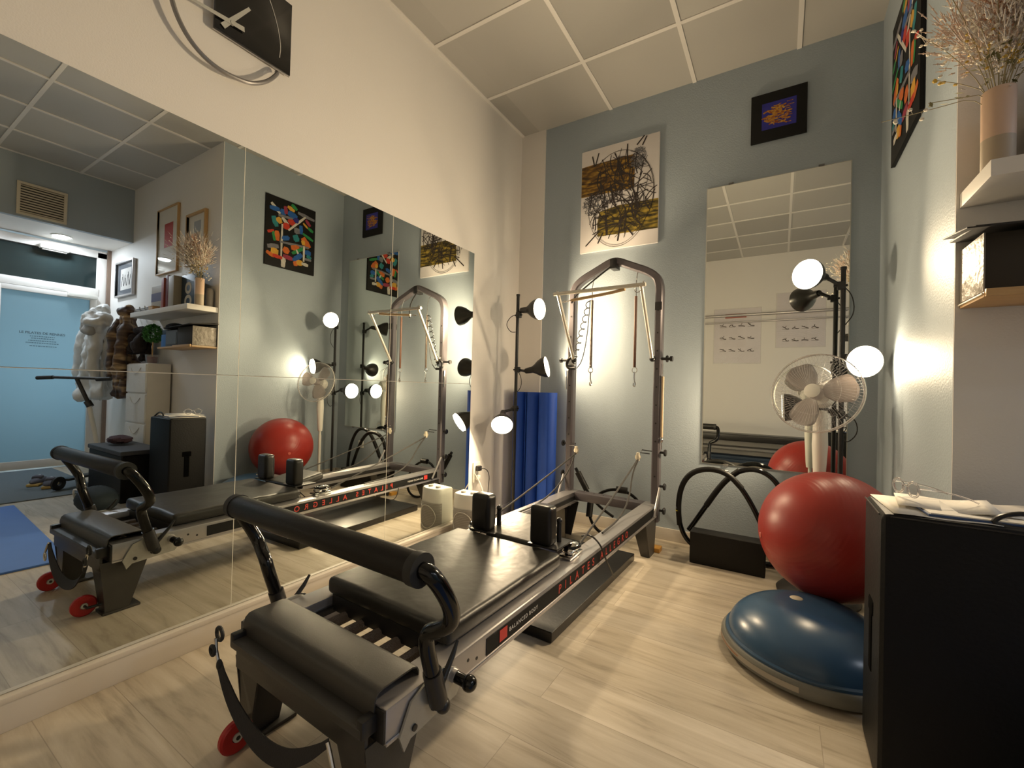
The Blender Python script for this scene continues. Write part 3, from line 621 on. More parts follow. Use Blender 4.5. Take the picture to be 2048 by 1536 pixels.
for s in (-1, 1):
    for zz in (1.278, .657, .434, .274):
        if s < 0 and zz > 1: continue
        MB().tube([(s * .335, 2.44, zz), (s * .368, 2.44, zz)], .008).lathe([(0, -.006), (.020, -.006), (.024, 0), (.020, .008), (0, .008)], axis=(s, 0, 0), org=(s * .372, 2.44, zz), seg=16).build('star_knob', BLKM, rf)
    # pulleys on brackets
    pu = MB().tube([(s * .298, 2.40, .665), (s * .24, 2.37, .672), (s * .235, 2.35, .655), (s * .29, 2.375, .65)], .0035, seg=8).build('pulley_bracket', BLKM, rf)
    MB().lathe([(.006, -.006), (.018, -.007), (.014, 0), (.018, .007), (.006, .006)], closed=True, axis=(.35, .9, 0), org=(s * .222, 2.345, .625), seg=20).build('pulley_wheel', CREAM, pu)
    MB().box(s * .222 - .009, s * .222 + .009, 2.334, 2.357, .60, .655, bev=.003).build('pulley_block', CREAM, pu)
    # diagonal brace
    MB().tube([(s * .345, 2.30, .26), (s * .350, 2.41, .43)], .008, seg=8).build('tower_brace', ALU, rf)
    # ropes
    MB().tube([(s * .22, 2.34, .605), (s * .245, 1.85, .47), (s * .268, 1.34, .345)], .0052, seg=8, smooth=2).build('rope', ROPE, rf)
    MB().tube([(s * .228, 2.335, .61), (s * .214, 2.26, .53), (s * .245, 2.12, .40), (s * .262, 1.9, .33), (s * .27, 1.62, .326)], .0052, seg=8, smooth=2).build('rope', ROPE, rf)
    cl = MB().sphere((s * .262, 1.285, .355), .034, sc_=(1, 1.1, .55)).sphere((s * .268, 1.235, .348), .03, sc_=(1, .9, .5)).box(s * .262 - .03, s * .262 + .03, 1.20, 1.33, .319, .335, bev=.005).build('rope_cleat', CHROME, rf)
    MB().tube([(s * .262 + .036 * math.cos(a), 1.27 + .045 * math.sin(a), .362) for a in [k * PI / 8 for k in range(16)]], .007, seg=8, closed=True).build('cleat_loop', BLKG, cl)
MB().tube([(.228, 1.46, .345), (.29, 1.42, .375), (.343, 1.415, .34), (.352, 1.46, .26), (.350, 1.53, .19), (.348, 1.60, .12)], .0042, seg=8, smooth=2).build('hanging_cord', BLKM, rf)
MB().tube([(-.345, 1.9, .25), (-.352, 1.88, .2), (-.350, 1.85, .17), (-.347, 1.80, .18)], .0035, seg=8, smooth=2).build('hanging_cord', BLKM, rf)
# push-through bar
for s in (-1, 1):
    MB().tube([(s * .285, 2.40, 1.277), (s * .285, 2.132, 1.705)], .0115, seg=12).build('push_bar_arm', BAR, rf)
    MB().tube([(s * .27, 2.41, 1.277), (s * .40, 2.43, 1.277)], .009).sphere((s * .285, 2.405, 1.277), .020).build('push_bar_pivot', BLKM, rf)
    MB().tube([(s * .395, 2.43, 1.277), (s * .41, 2.43, 1.277)], .018).build('push_bar_knob', BLKM, rf)
MB().tube([(-.318, 2.130, 1.712), (.312, 2.130, 1.712)], .0125, seg=14).build('push_through_bar', BAR, rf)
for x in (-.292, .30): MB().sphere((x, 2.130, 1.726), .009).build('bar_eyelet', CHROME, rf)
MB().box(-.33, -.28, 2.40, 2.425, 1.235, 1.315, bev=.005).build('pivot_clamp', CHROME, rf)
MB().tube([(-.30, 2.405, 1.30), (-.335, 2.40, 1.275), (-.345, 2.40, 1.24), (-.325, 2.40, 1.215), (-.27, 2.40, 1.215)], .011, seg=10, smooth=1).build('coiled_strap_end', BLKM, rf)
# spring lying under the bar, strap, hanging springs
sg = MB().tube([(-.190, 2.14, 1.660), (-.05, 2.14, 1.672), (.08, 2.14, 1.683), (.18, 2.138, 1.697)], .010, seg=12, smooth=1).build('bar_spring', mat('wood_tone_cover', (.55, .36, .18), .4), rf)
MB().tube([(-.19, 2.14, 1.66), (-.26, 2.14, 1.654)], .004).sphere((-.235, 2.14, 1.657), .008).build('spring_clip', CHROME, sg)
MB().tube([(.26 + .02 * math.cos(a), 2.14, 1.69 + .02 * math.sin(a)) for a in [k * PI / 8 for k in range(16)]], .0025, seg=6, closed=True).build('spring_ring', CHROME, sg)
for x in (-.150, .168):
    hs = MB().tube([(x, 2.40, 1.705), (x, 2.40, 1.222)], .0095, seg=12).build('hanging_spring', SPRING if x < 0 else SPRINGB, rf)
    MB().tube([(x, 2.44, 1.895 if x > 0 else 1.885), (x, 2.42, 1.86), (x, 2.40, 1.80), (x, 2.40, 1.705)], .003, seg=6).build('upper_hook', CHROME, hs)
    MB().tube([(x + .017 * math.cos(a), 2.40, 1.202 + .019 * math.sin(a)) for a in [k * PI / 6 for k in range(12)]], .003, seg=6, closed=True).build('lower_ring', CHROME, hs)
    MB().tube([(x, 2.40, 1.19), (x, 2.40, 1.13), (x + .009, 2.40, 1.11), (x + .006, 2.40, 1.09), (x - .006, 2.40, 1.095), (x - .004, 2.40, 1.115)], .0048, seg=8, smooth=1).build('snap_hook', CHROME, hs)
MB().tube([(0, 2.44, 1.965), (-.02, 2.405, 1.93), (-.09, 2.25, 1.80), (-.16, 2.16, 1.70), (-.185, 2.135, 1.64)], .0055, seg=8, smooth=1).build('safety_strap', BLKM, rf)
MB().box(-.024, .024, 2.395, 2.48, 1.915, 1.985, bev=.006).build('strap_loop', BLKM, rf)
pts = []
for i in range(9 * 10 + 1):
    t = i / 90; a = 2 * PI * i / 10; pts.append((-.17 - .115 * t + .020 * math.cos(a), 2.395, 1.70 - .45 * t + .012 * math.sin(a)))
MB().tube(pts, .0035, seg=6).build('coiled_cord', BLKM, rf)
MB().tube([(-.165, 2.398, 1.705), (-.18, 2.397, 1.45), (-.215, 2.398, 1.27), (-.26, 2.40, 1.215)], .0035, seg=6, smooth=2).build('cord_line', BLKM, rf)
o = MB().tube([(.352, 2.42, 1.16), (.352, 2.42, .76)], .009, seg=10).build('post_spring', mat('cream_sleeve', (.55, .40, .25), .5), rf)
MB().tube([(.352, 2.42, 1.24), (.352, 2.42, 1.16)], .003).tube([(.352, 2.42, .76), (.352, 2.42, .68)], .003).sphere((.352, 2.42, .74), .010, sc_=(1, 1, 1.8)).build('post_spring_clip', CHROME, o)
o = MB().tube([(-.350, 2.42, 1.20), (-.350, 2.42, 1.06)], .006, seg=10).build('post_spring', CHROME, rf)
# foot strap hanging at the front corners
def ribbon(pts, wd, th, updir):
    P = [Vector(p) for p in pts]
    for _ in range(2):
        Q = [P[0]]
        for i in range(len(P) - 1): Q += [P[i] * .75 + P[i + 1] * .25, P[i] * .25 + P[i + 1] * .75]
        Q.append(P[-1]); P = Q
    b = MB(); rings = []
    n = len(P)
    for i, p in enumerate(P):
        t = (P[min(i + 1, n - 1)] - P[max(0, i - 1)]).normalized(); k = i / (n - 1)
        u = Vector(updir(k)).normalized(); u = (u - t * u.dot(t)).normalized(); nn = t.cross(u); w_ = wd(k) / 2
        rings.append([b.bm.verts.new(p + u * w_ + nn * th / 2), b.bm.verts.new(p - u * w_ + nn * th / 2), b.bm.verts.new(p - u * w_ - nn * th / 2), b.bm.verts.new(p + u * w_ - nn * th / 2)])
    for i in range(n - 1):
        for k in range(4): b.bm.faces.new((rings[i][k], rings[i][(k + 1) % 4], rings[i + 1][(k + 1) % 4], rings[i + 1][k]))
    b.bm.faces.new(rings[0]); b.bm.faces.new(rings[-1]); return b
fs = ribbon([(-.292, .088, .235), (-.262, .088, .20), (-.20, .09, .145), (-.11, .09, .112), (-.02, .09, .108), (.06, .09, .128), (.13, .092, .168), (.18, .095, .205), (.215, .10, .235)], lambda k: .018 + .026 * math.sin(PI * min(1, max(0, (k - .1) / .8))), .004, lambda k: (0, .4, 1)).build('foot_strap', mat('black_webbing', (.016, .015, .018), .7, bump=.2, bscale=300), rf)
MB().tube([(-.318, .088, .300), (-.310, .086, .270), (-.295, .087, .238)], .005, seg=8).build('snap_hook', CHROME, fs)
MB().sphere((-.292, .088, .232), .013, sc_=(.8, .6, 1.3)).build('rubber_end', RUBBER, fs)
MB().tube([(.215, .098, .238), (.228, .096, .222), (.246, .094, .19)], .005, seg=8).tube([(.250 + .014 * math.cos(a), .094, .165 + .02 * math.sin(a)) for a in [k * PI / 8 for k in range(16)]], .0035, seg=8, closed=True).build('dog_clip', CHROME, fs)
# pads and blocks on the floor under the machine
mt = thing('conversion_mat', 'long black padded board lying on the floor under the reformer', 'mat', (.88, .55, 0), rz=-.029)
MB().box(-.29, .262, 1.10, 2.19, .004, .048, bev=.006, seg=3).build('padding', VINYL2, mt)
MB().box(-.285, .257, 1.105, 2.185, 0, .005).build('base_board', BLKM, mt, smooth=False)
tag(MB().box(-.055, .055, -.03, .05, 0, .028, bev=.003).build('wooden_block', WOODY, loc=(1.25, 2.985, 0)), 'small orange wooden block on the floor at the reformer back leg', 'block')
# ================================================================== LAMPS
GLOW = emis('bulb_glow', (1.0, .86, .62), LAMP_GLOW)
SHADE = mat('black_lamp_shade', (.022, .020, .018), .32, var=.1)
INNER = mat('white_shade_lining', (.8, .78, .72), .4)
def lamp_head(root, joint, c, ax, i):
    """shade opening centred at c facing ax, hung on the clamp at joint"""
    ax = Vector(ax).normalized(); c = Vector(c); L_ = .15; nk = c - ax * L_
    hd = MB().lathe([(.020, -.03), (.024, 0), (.026, .03), (.040, .055), (.062, .085), (.078, .12), (.083, .15), (.0815, .15), (.0765, .12), (.060, .087), (.038, .057), (.022, .034)], seg=32, axis=ax, org=nk, closed=True).build('lamp_shade', SHADE, root)
    MB().lathe([(0, .033), (.022, .035), (.038, .058), (.059, .088), (.0755, .121), (.0805, .148)], seg=32, axis=ax, org=nk).build('reflector', INNER, hd)
    MB().lathe([(0, .138), (.05, .139), (.0805, .141), (.0805, .143), (.05, .147), (0, .149)], seg=32, axis=ax, org=nk).build('bulb', GLOW, hd)
    back = nk - ax * .03
    MB().tube([Vector(joint), back + (Vector(joint) - back) * .3, back, nk], [.010, .010, .014, .019]).build('lamp_arm', BLKM, root)
    MB().box(joint[0] - .018, joint[0] + .018, joint[1] - .018, joint[1] + .018, joint[2] - .022, joint[2] + .022, bev=.004).tube([(joint[0] - .035, joint[1], joint[2]), (joint[0] + .03, joint[1], joint[2])], .007).build('clamp', BLKM, root)
    area('lamp_light', c + ax * .012, ax, .15, (15, 3.0, 11, 18, 1.7, 8)[i], WARM, parent=root, spread=math.radians((180, 160, 180, 138, 150, 180)[i]))
def cable(root, pts): MB().tube(pts, .0028, seg=6, smooth=2).build('cable', RUBBER, root)
# left lamp in the corner
px, py = .190, 2.93
t = thing('floor_lamp', 'black three headed floor lamp in the back left corner beside blue mats', 'lamp', (px, py, 0))
MB().lathe([(0, 0), (.135, 0), (.135, .008), (.12, .018), (.02, .024), (0, .024)], seg=40).build('base', BLKM, t)
MB().tube([(0, 0, .02), (0, 0, 1.785)], .0125).lathe([(0, 1.785), (.015, 1.785), (.015, 1.80), (0, 1.80)], seg=16).build('pole', BLKM, t)
def rel(p): return (p[0] - px, p[1] - py, p[2])
lamp_head(t, rel((px + .01, py, 1.635)), rel((.395, 2.915, 1.665)), (1, -.12, -.04), 0)
lamp_head(t, rel((px + .01, py, 1.205)), rel((.41, 3.03, 1.233)), (.95, .22, .20), 1)
lamp_head(t, rel((px, py, .90)), rel((.205, 2.72, .78)), (.42, -.70, -.48), 2)
cable(t, [(0, -.012, 1.64), (-.05, -.03, 1.62), (-.09, -.03, 1.56), (-.05, -.02, 1.50), (-.01, -.012, 1.50)])
cable(t, [(.01, -.012, 1.20), (.06, -.03, 1.16), (.07, -.03, 1.08), (.03, -.02, 1.03), (.01, -.012, 1.04)])
cable(t, [(0, .0, .92), (.03, -.06, .86), (.03, -.06, .80), (.01, -.012, .74)])
# right lamp behind the fan
px, py = 2.255, 3.06
t = thing('floor_lamp', 'black three headed floor lamp behind the white fan beside tall wall mirror', 'lamp', (px, py, 0))
MB().lathe([(0, 0), (.135, 0), (.135, .008), (.12, .018), (.02, .024), (0, .024)], seg=40).build('base', BLKM, t)
MB().tube([(0, 0, .02), (0, 0, 1.775)], .0125).lathe([(0, 1.775), (.015, 1.775), (.015, 1.79), (0, 1.79)], seg=16).build('pole', BLKM, t)
lamp_head(t, rel((px - .01, py, 1.685)), rel((2.075, 2.872, 1.725)), (-.52, -.85, -.05), 3)
lamp_head(t, rel((px + .01, py, 1.275)), rel((2.33, 2.85, 1.24)), (.26, -.95, -.10), 4)
lamp_head(t, rel((px, py, .955)), rel((1.985, 3.085, .985)), (-1, 0, -.04), 5)
cable(t, [(0, -.012, 1.68), (.04, -.03, 1.62), (.05, -.03, 1.52), (.01, -.012, 1.46)])
cable(t, [(.01, -.012, .95), (.06, -.03, .94), (.075, -.03, .86), (.03, -.02, .80), (.01, -.012, .82)])

# ================================================================== FAN
ff = thing('pedestal_fan', 'white pedestal fan with clear cage standing behind the red ball', 'fan', (2.145, 2.83, 0))
MB().lathe([(0, 0), (.185, 0), (.187, .012), (.17, .03), (.10, .055), (.04, .07), (.025, .10), (0, .10)], seg=40).build('base', mat('dark_fan_base', (.03, .027, .025), .4), ff)
MB().tube([(0, 0, .08), (0, 0, .62)], .011).build('inner_pole', PLAST, ff)
MB().tube([(0, 0, .10), (0, 0, .52)], .0145).build('outer_pole', PLAST, ff)
MB().tube([(0, 0, .56), (0, 0, .60), (0, -.005, .80), (0, -.008, .98)], [.022, .026, .036, .030], seg=16).build('control_column', PLAST, ff)
fax = Vector((-.33, -.92, .22)).normalized(); fc = Vector((-.02, -.06, 1.068))
MB().lathe([(0, -.12), (.035, -.12), (.055, -.10), (.06, -.05), (.055, -.02), (0, -.02)], axis=fax, org=fc, seg=28).build('motor_housing', PLAST, ff)
q = Vector((0, 0, 1)).rotation_difference(fax).to_matrix(); R0 = .205
def fpt(r, a, z): return fc + q @ Vector((r * math.cos(a), r * math.sin(a), z))
CAGE = bpy.data.materials.new('clear_cage'); CAGE.use_nodes = True; n_ = CAGE.node_tree.nodes; l_ = CAGE.node_tree.links
p_ = n_['Principled BSDF']; p_.inputs['Base Color'].default_value = (.75, .72, .72, 1); p_.inputs['Roughness'].default_value = .15; tr_ = n_.new('ShaderNodeBsdfTransparent'); m_ = n_.new('ShaderNodeMixShader'); m_.inputs[0].default_value = .24
l_.new(tr_.outputs[0], m_.inputs[1]); l_.new(p_.outputs[0], m_.inputs[2]); l_.new(m_.outputs[0], n_['Material Output'].inputs[0])
for nm_, z0, z1 in (('front_cage', .045, .075), ('back_cage', .03, -.055)):
    b = MB()
    for k in range(72):
        a = 2 * PI * k / 72; b.tube([fpt(R0, a, z0 * .7), fpt(R0 * .93, a + .03, z1 * .8), fpt(R0 * .6, a + .10, z1), fpt(.038, a + .25, z1)], .0009, seg=4, cap=False)
    for rr in (.9, .6): b.tube([fpt(R0 * rr, 2 * PI * k / 60, z1 * (1 if rr < .8 else .85)) for k in range(60)], .001, seg=4, closed=True)
    b.build(nm_, CAGE, ff)
MB().tube([fpt(R0, 2 * PI * k / 64, .03) for k in range(64)], .0042, seg=8, closed=True).build('cage_rim', GLASSY, ff)
MB().tube([fpt(R0 * 1.01, 2 * PI * k / 64, .018) for k in range(64)], .003, seg=8, closed=True).build('cage_rim', PLAST, ff)
MB().lathe([(0, .070), (.035, .072), (.036, .078), (.02, .082), (0, .082)], axis=fax, org=fc, seg=28).build('badge_disc', PLAST, ff)
MB().lathe([(0, -.01), (.032, -.01), (.034, .02), (.028, .045), (0, .05)], axis=fax, org=fc, seg=24).build('blade_hub', BLADE, ff)
for k in range(3):
    a0 = math.radians([108, 228, 353][k]); b = MB(); L_, R_ = [], []
    for i in range(13):
        t = i / 12; r = .028 + t * .155; hw = .012 + .060 * math.sin(PI * min(1, (t * .86 + .02))) ** .8 + (.012 if t > .6 else 0) * math.sin(PI * (t - .6) / .4 if t > .6 else 0); 
        if i == 12: hw = .006
        hw = max(hw, .006); u = Vector((math.cos(a0), math.sin(a0), 0)); w_ = Vector((-math.sin(a0), math.cos(a0), 0))
        L_.append(fc + q @ (u * r + w_ * hw + Vector((0, 0, .012 + .012)))); R_.append(fc + q @ (u * r - w_ * hw + Vector((0, 0, .012 - .010))))
    b.quadstrip(L_, R_); o = b.build('fan_blade', BLADE, ff); md = o.modifiers.new('t', 'SOLIDIFY'); md.thickness = .002; md = o.modifiers.new('s', 'SUBSURF'); md.levels = 1; md.render_levels = 1
MB().tube([(.02, .01, .58), (.06, .03, .60), (.075, .04, .50), (.07, .05, .30)], .0022, seg=6, smooth=2).build('cable', PLAST, ff)

# ================================================================== BALL, DOME
bl = thing('exercise_ball', 'large red inflated exercise ball resting against the right wall', 'ball', (2.160, 2.435, .153))
bb = MB(); R_b = .279
prof = []
for i in range(121):
    th = PI * i / 120; rr = R_b + (.0006 * math.sin(th * 90) if .5 < th < 2.6 else 0); prof.append((rr * math.sin(th), rr * -math.cos(th)))
prof[0] = (0, -R_b); prof[-1] = (0, R_b)
bb.lathe(prof, seg=96, axis=(-.5, -.45, .35), org=(0, 0, .279)); bb.build('ball_skin', RED, bl, ang=3)
vd = Vector((-.93, -.30, -.10)).normalized()
MB().lathe([(0, .277), (.011, .278), (.013, .280), (.011, .283), (0, .2835)], axis=vd, org=(0, 0, .279), seg=20).build('valve_plug', mat('pale_plug', (.55, .12, .09), .4), bl)
ds = thing('balance_dome', 'blue half dome balance trainer on grey platform beside the black box', 'balance trainer', (2.078, 2.135, 0))
MB().lathe([(0, .008), (.30, .008), (.311, .014), (.318, .028), (.318, .052), (.310, .064), (.29, .066), (0, .066)], seg=72).build('platform', GREYP, ds)
dm = [(.292 * math.cos(a) ** .9 if a < 1.57 else 0, .066 + .160 * math.sin(a)) for a in [i * PI / 2 / 24 for i in range(25)]]; dm[-1] = (0, .226)
MB().lathe(dm, seg=72).build('dome', BLUED, ds, ang=3)
MB().lathe([(.290, .060), (.302, .062), (.302, .074), (.291, .078)], closed=True, seg=72).build('dome_lip', BLUED, ds)
MB().lathe([(0, 0), (.022, 0), (.024, .002), (.02, .005), (0, .006)], axis=(-.02, .05, 1), org=(-.045, .02, .2225), seg=24).build('valve_cap', CREAM, ds)
b = MB(); a0, a1 = math.radians(186), math.radians(262)
for z0, z1, nm_, mm, e0, e1, dr in ((.030, .050, 'rim_label', mat('rim_label_grey', (.42, .38, .32), .5), a0, a1, .0012), (.036, .040, 'orange_line', mat('rim_orange', (.45, .16, .06), .5), a0 + .02, a0 + .62, .002)):
    b = MB(); b.quadstrip([((.318 + dr) * math.cos(e0 + (e1 - e0) * k / 30), (.318 + dr) * math.sin(e0 + (e1 - e0) * k / 30), z1) for k in range(31)], [((.318 + dr) * math.cos(e0 + (e1 - e0) * k / 30), (.318 + dr) * math.sin(e0 + (e1 - e0) * k / 30), z0) for k in range(31)])
    b.build(nm_, mm, ds, smooth=False)
for k in range(8):
    a = k * PI / 4 + .3; MB().lathe([(0, 0), (.018, 0), (.018, .009), (0, .009)], seg=14, org=(.25 * math.cos(a), .25 * math.sin(a), 0)).build('rubber_foot', RUBBER, ds)

# ================================================================== AB ROLLER, BLOCK, RING
ab = thing('ab_roller', 'black bent tube ab roller standing against the back wall under the mirror', 'exercise frame', (1.7, 3.10, 0))
def rr_(p, y): return (p[0] - 1.7, y - 3.10, p[1])
p1 = [(1.88, .014), (1.70, .016), (1.55, .03), (1.455, .085), (1.408, .18), (1.396, .30), (1.408, .42), (1.45, .51), (1.52, .56), (1.62, .573), (1.70, .545), (1.77, .47), (1.83, .37), (1.88, .26), (1.93, .14), (1.97, .06)]
MB().tube([rr_(p, 3.06) for p in p1], .0155, seg=14, smooth=2).build('front_tube', BLKG, ab)
MB().tube([rr_(p, 3.06) for p in p1[4:12]], .0175, seg=14, smooth=2).build('foam_sleeve', FOAM, ab)
p2 = [(1.455, .14), (1.50, .215), (1.56, .32), (1.62, .425), (1.68, .51), (1.75, .572), (1.84, .592), (1.92, .56), (1.98, .48), (2.03, .36), (2.06, .20), (2.05, .08), (2.0, .03), (1.9, .016)]
MB().tube([rr_(p, 3.12) for p in p2], .0155, seg=14, smooth=2).build('rear_tube', BLKG, ab)
MB().tube([rr_(p, 3.12) for p in p2[2:6]], .018, seg=14, smooth=2).build('foam_sleeve', FOAM, ab)
MB().tube([rr_((1.397, .285), 3.06), rr_((1.397, .300), 3.06)], .0165).build('silver_band', CHROME, ab)
MB().tube([rr_((1.398, .272), 3.06), rr_((1.397, .279), 3.06)], .0172).build('yellow_band', mat('yellow_band', (.7, .6, .05), .5), ab)
MB().tube([rr_((1.62, .565), 3.06), rr_((1.68, .555), 3.12)], .012).tube([rr_((1.72, .016), 3.06), rr_((1.95, .016), 3.12)], .012).build('cross_tube', BLKG, ab)
t = thing('foam_block', 'black rectangular foam block on the floor in front of bent tube frame', 'block', (1.70, 2.97, 0))
MB().box(-.205, .205, -.055, .055, 0, .195, bev=.008, seg=3).build('block_body', FOAM, t)
rg = thing('pilates_ring', 'black flexible ring with two foam pads on floor behind the reformer', 'exercise ring', (.96, 3.10, .17), rot=(math.radians(68), 0, .15))
MB().tube([(.19 * math.cos(2 * PI * k / 48), .17 * math.sin(2 * PI * k / 48), 0) for k in range(48)], .011, seg=10, closed=True).build('hoop', BLKG, rg)
for s in (-1, 1):
    MB().tube([(s * .02 + .05, .17, 0), (-.03 + s * .02, .172, 0)] if s > 0 else [(-.19, -.05, 0), (-.19, .05, 0)], .024, seg=16).build('foam_pad', FOAM, rg)
rg2 = thing('push_up_bar', 'black foam grip on short bent tube leaning behind the tower post', 'push up bar', (.68, 3.14, .36), rot=(0, -.55, 0))
MB().tube([(0, 0, -.075), (0, 0, .075)], .023, seg=16).build('grip', FOAM, rg2)
MB().tube([(0, 0, -.075), (.01, 0, -.16), (.04, 0, -.24), (.08, .03, -.33)], .010, smooth=1).tube([(0, 0, .07), (0, 0, .11)], .012).build('tube', BLKG, rg2)

# ================================================================== BLUE ROLLED MATS
for i, (x, r, lab) in enumerate([(.092, .060, 'leftmost blue rolled mat standing upright in the back left corner'), (.222, .064, 'middle blue rolled mat standing upright behind the floor lamp pole'), (.372, .078, 'right and thickest blue rolled mat standing beside the tower post')]):
    y = D - .014 - .016 - r - .01; 
    t = thing('rolled_mat', lab, 'mat', (x, y, 0), group='blue mats standing rolled in the corner')
    b = MB(); pts = []; n_t = 5.5; N = 150
    for k in range(N + 1):
        a = 2 * PI * n_t * k / N; rr = .012 + (r - .016) * k / N; pts.append((rr * math.cos(a + i), rr * math.sin(a + i), 0))
    th = (r - .012) / n_t * .42
    outer = [(p[0] * (1 + th / max(.01, math.hypot(p[0], p[1]))), p[1] * (1 + th / max(.01, math.hypot(p[0], p[1]))), 0) for p in pts]
    zt = 1.03
    b.quadstrip([(p[0], p[1], zt) for p in outer], [(p[0], p[1], 0) for p in outer]); b.quadstrip([(p[0], p[1], zt) for p in pts], [(p[0], p[1], 0) for p in pts]); b.quadstrip([(p[0], p[1], zt) for p in outer], [(p[0], p[1], zt) for p in pts])
    b.build('rolled_foam', BLUEM, t, ang=1.0)

# ================================================================== HEATER, OUTLET, CORDS
ht = thing('fan_heater', 'white upright fan heater on the floor beside the left wall socket', 'heater', (.155, 2.40, 0), rz=.10)
def dsec(w_, d_, z, n=14):
    pts = [(-w_, d_, z), (-w_, -d_ * .35, z)]
    for k in range(n + 1):
        a = PI + PI * k / n; pts.append((w_ * math.cos(a), -d_ * .35 + d_ * .65 * math.sin(a), z))
    return pts + [(w_, -d_ * .35, z), (w_, d_, z)]
def loft(b, secs):
    V = [[b.bm.verts.new(p) for p in s_] for s_ in secs]
    for i in range(len(V) - 1):
        for k in range(len(V[i])): b.bm.faces.new((V[i][k], V[i][(k + 1) % len(V[i])], V[i + 1][(k + 1) % len(V[i])], V[i + 1][k]))
    b.bm.faces.new(V[0][::-1]); b.bm.faces.new(V[-1]); return b
loft(MB(), [dsec(.100, .080, 0), dsec(.102, .082, .03), dsec(.095, .076, .29), dsec(.094, .075, .325), dsec(.088, .070, .333)]).build('housing', PLAST, ht, ang=.7)
gr = MB()
for k in range(17):
    z = .045 + k * .0112
    pts = []
    for j in range(15):
        a = PI + PI * (j + .0) / 14; pts.append((.099 * math.cos(a), -.0285 + .056 * math.sin(a), z))
    gr.tube(pts, .0018, seg=4)
gr.build('grille_slats', GRILL, ht)
b = MB(); b.quadstrip([(.0985 * math.cos(PI + PI * j / 14), -.0285 + .0545 * math.sin(PI + PI * j / 14), .235) for j in range(15)], [(.101 * math.cos(PI + PI * j / 14), -.0285 + .0545 * math.sin(PI + PI * j / 14), .04) for j in range(15)]); b.build('grille_panel', mat('mid_grey_plastic', (.40, .37, .33), .5), ht)  # even mid grey panel behind the slats
b = MB(); b.tube([(.075 * math.cos(2 * PI * k / 40), -.0285 - .056 * math.sqrt(max(0, 1 - (.075 * math.cos(2 * PI * k / 40) / .099) ** 2)) - .002, .138 + .08 * math.sin(2 * PI * k / 40)) for k in range(40)], .0025, seg=6, closed=True); b.build('grille_ring', PLAST, ht)
for x in (-.035, .04): MB().lathe([(0, .333), (.018, .333), (.017, .345), (0, .346)], org=(x, -.01, 0), seg=20).build('dial', mat('grey_dial', (.45, .42, .38), .4), ht)
MB().tube([(.09, .05, .06), (.14, .09, .02), (.10, .16, .004), (.02, .20, .004), (-.04, .14, .004), (.0, .08 + .03, .004), (.06, .14, .02), (.04, .22, .12), (-.05, .28, .3), (-.11, .275, .40), (-.125, .262, .415)], .0042, seg=8, smooth=2).build('power_cord', PLAST, ht)
so = thing('wall_socket', 'white double wall socket with plugs low on the left wall', 'socket', (0, 2.685, .415))
MB().box(0, .012, -.042, .042, -.075, .075, bev=.004).build('plate', PLAST, so)
MB().box(.012, .045, -.02, .02, .012, .05, bev=.006).build('black_plug', BLKM, so)
MB().box(.012, .038, -.02, .02, -.055, -.018, bev=.006).build('white_plug', PLAST, so)
MB().tube([(.04, 0, .03), (.075, .03, .03), (.08, .07, -.02), (.06, .09, -.12), (.04, .10, -.28), (.04, .13, -.40)], .003, seg=6, smooth=2).build('black_cord', RUBBER, so)
so = thing('wall_socket', 'white single wall socket low on the back wall beside tall mirror', 'socket', (2.018, D, .393), rot=(0, 0, -PI / 2))
MB().box(0, .010, -.04, .04, -.04, .04, bev=.004).build('plate', PLAST, so)
MB().lathe([(0, .011), (.02, .011), (.022, .0125), (.0, .0125)], axis=(1, 0, 0), seg=20).build('socket_well', GRILL, so)

# ================================================================== BLACK BOX AND WHAT LIES ON IT
bx = thing('sitting_box', 'large black padded sitting box standing on end beside the shelf wall', 'box', (2.20, 1.53, 0))
MB().box(0, .385, 0, .266, 0, .745, bev=.022, seg=3).build('upholstery', LEATHER, bx)
sl = MB().box(-.003, .02, .105, .145, .26, .455, bev=.006, seg=3).box(-.0035, .02, .090, .158, .425, .470, bev=.008); sl.build('hand_slot', mat('slot_shade_black', (.001, .001, .001), .9, spec=.05), bx)  # raised shape, not cut in; the recess's shade is put into its black colour
MB().tube([(-.001, .02, .738), (-.001, .25, .738)], .0022, seg=6).tube([(.02, -.0005, .738), (.365, -.0005, .738)], .0022, seg=6).build('top_piping', VINYL2, bx)
MB().tube([(.32, .03, .742), (.31, .04, .80), (.36, .05, .815), (.40, .06, .76), (.39, .05, .70)][:1] + [(.215, .035, .745), (.235, .035, .772), (.285, .035, .785), (.33, .03, .768), (.36, .02, .74)][0:5], .006, seg=8, smooth=2).build('carry_strap', BLKM, bx)
def sheet_(name, x, y, z, w_, d_, rz, m, lab, curl=0.0, cat='paper', grp=None):
    b = MB(); n = 10
    L_ = []; 
    for k in range(n + 1):
        t = k / n; L_.append((-w_ / 2 + w_ * t, curl * (max(0, t - .55) ** 2) * 4 + .0015 * math.sin(t * 9)))
    b.quadstrip([(p[0], -d_ / 2, p[1]) for p in L_], [(p[0], d_ / 2, p[1] + .0005) for p in L_])
    o = b.build(name, m, loc=(x, y, z)); o.rotation_euler = (0, 0, rz); md = o.modifiers.new('t', 'SOLIDIFY'); md.thickness = .0012; md.offset = 1
    return tag(o, lab, cat, grp)
sheet_('paper_sheet', 2.325, 1.675, .7455, .21, .25, .06, PAPER, 'flat cream paper sheet on the near left corner of black box', grp='papers on the black box')
tf = thing('document_folder', 'thin dark blue folder lying on papers on top of black box', 'folder', (2.42, 1.665, .7475))
MB().box(-.125, .13, -.10, .115, 0, .006, bev=.002, rot=(0, 0, .05)).build('cover', mat('blue_folder', (.015, .05, .16), .4), tf)
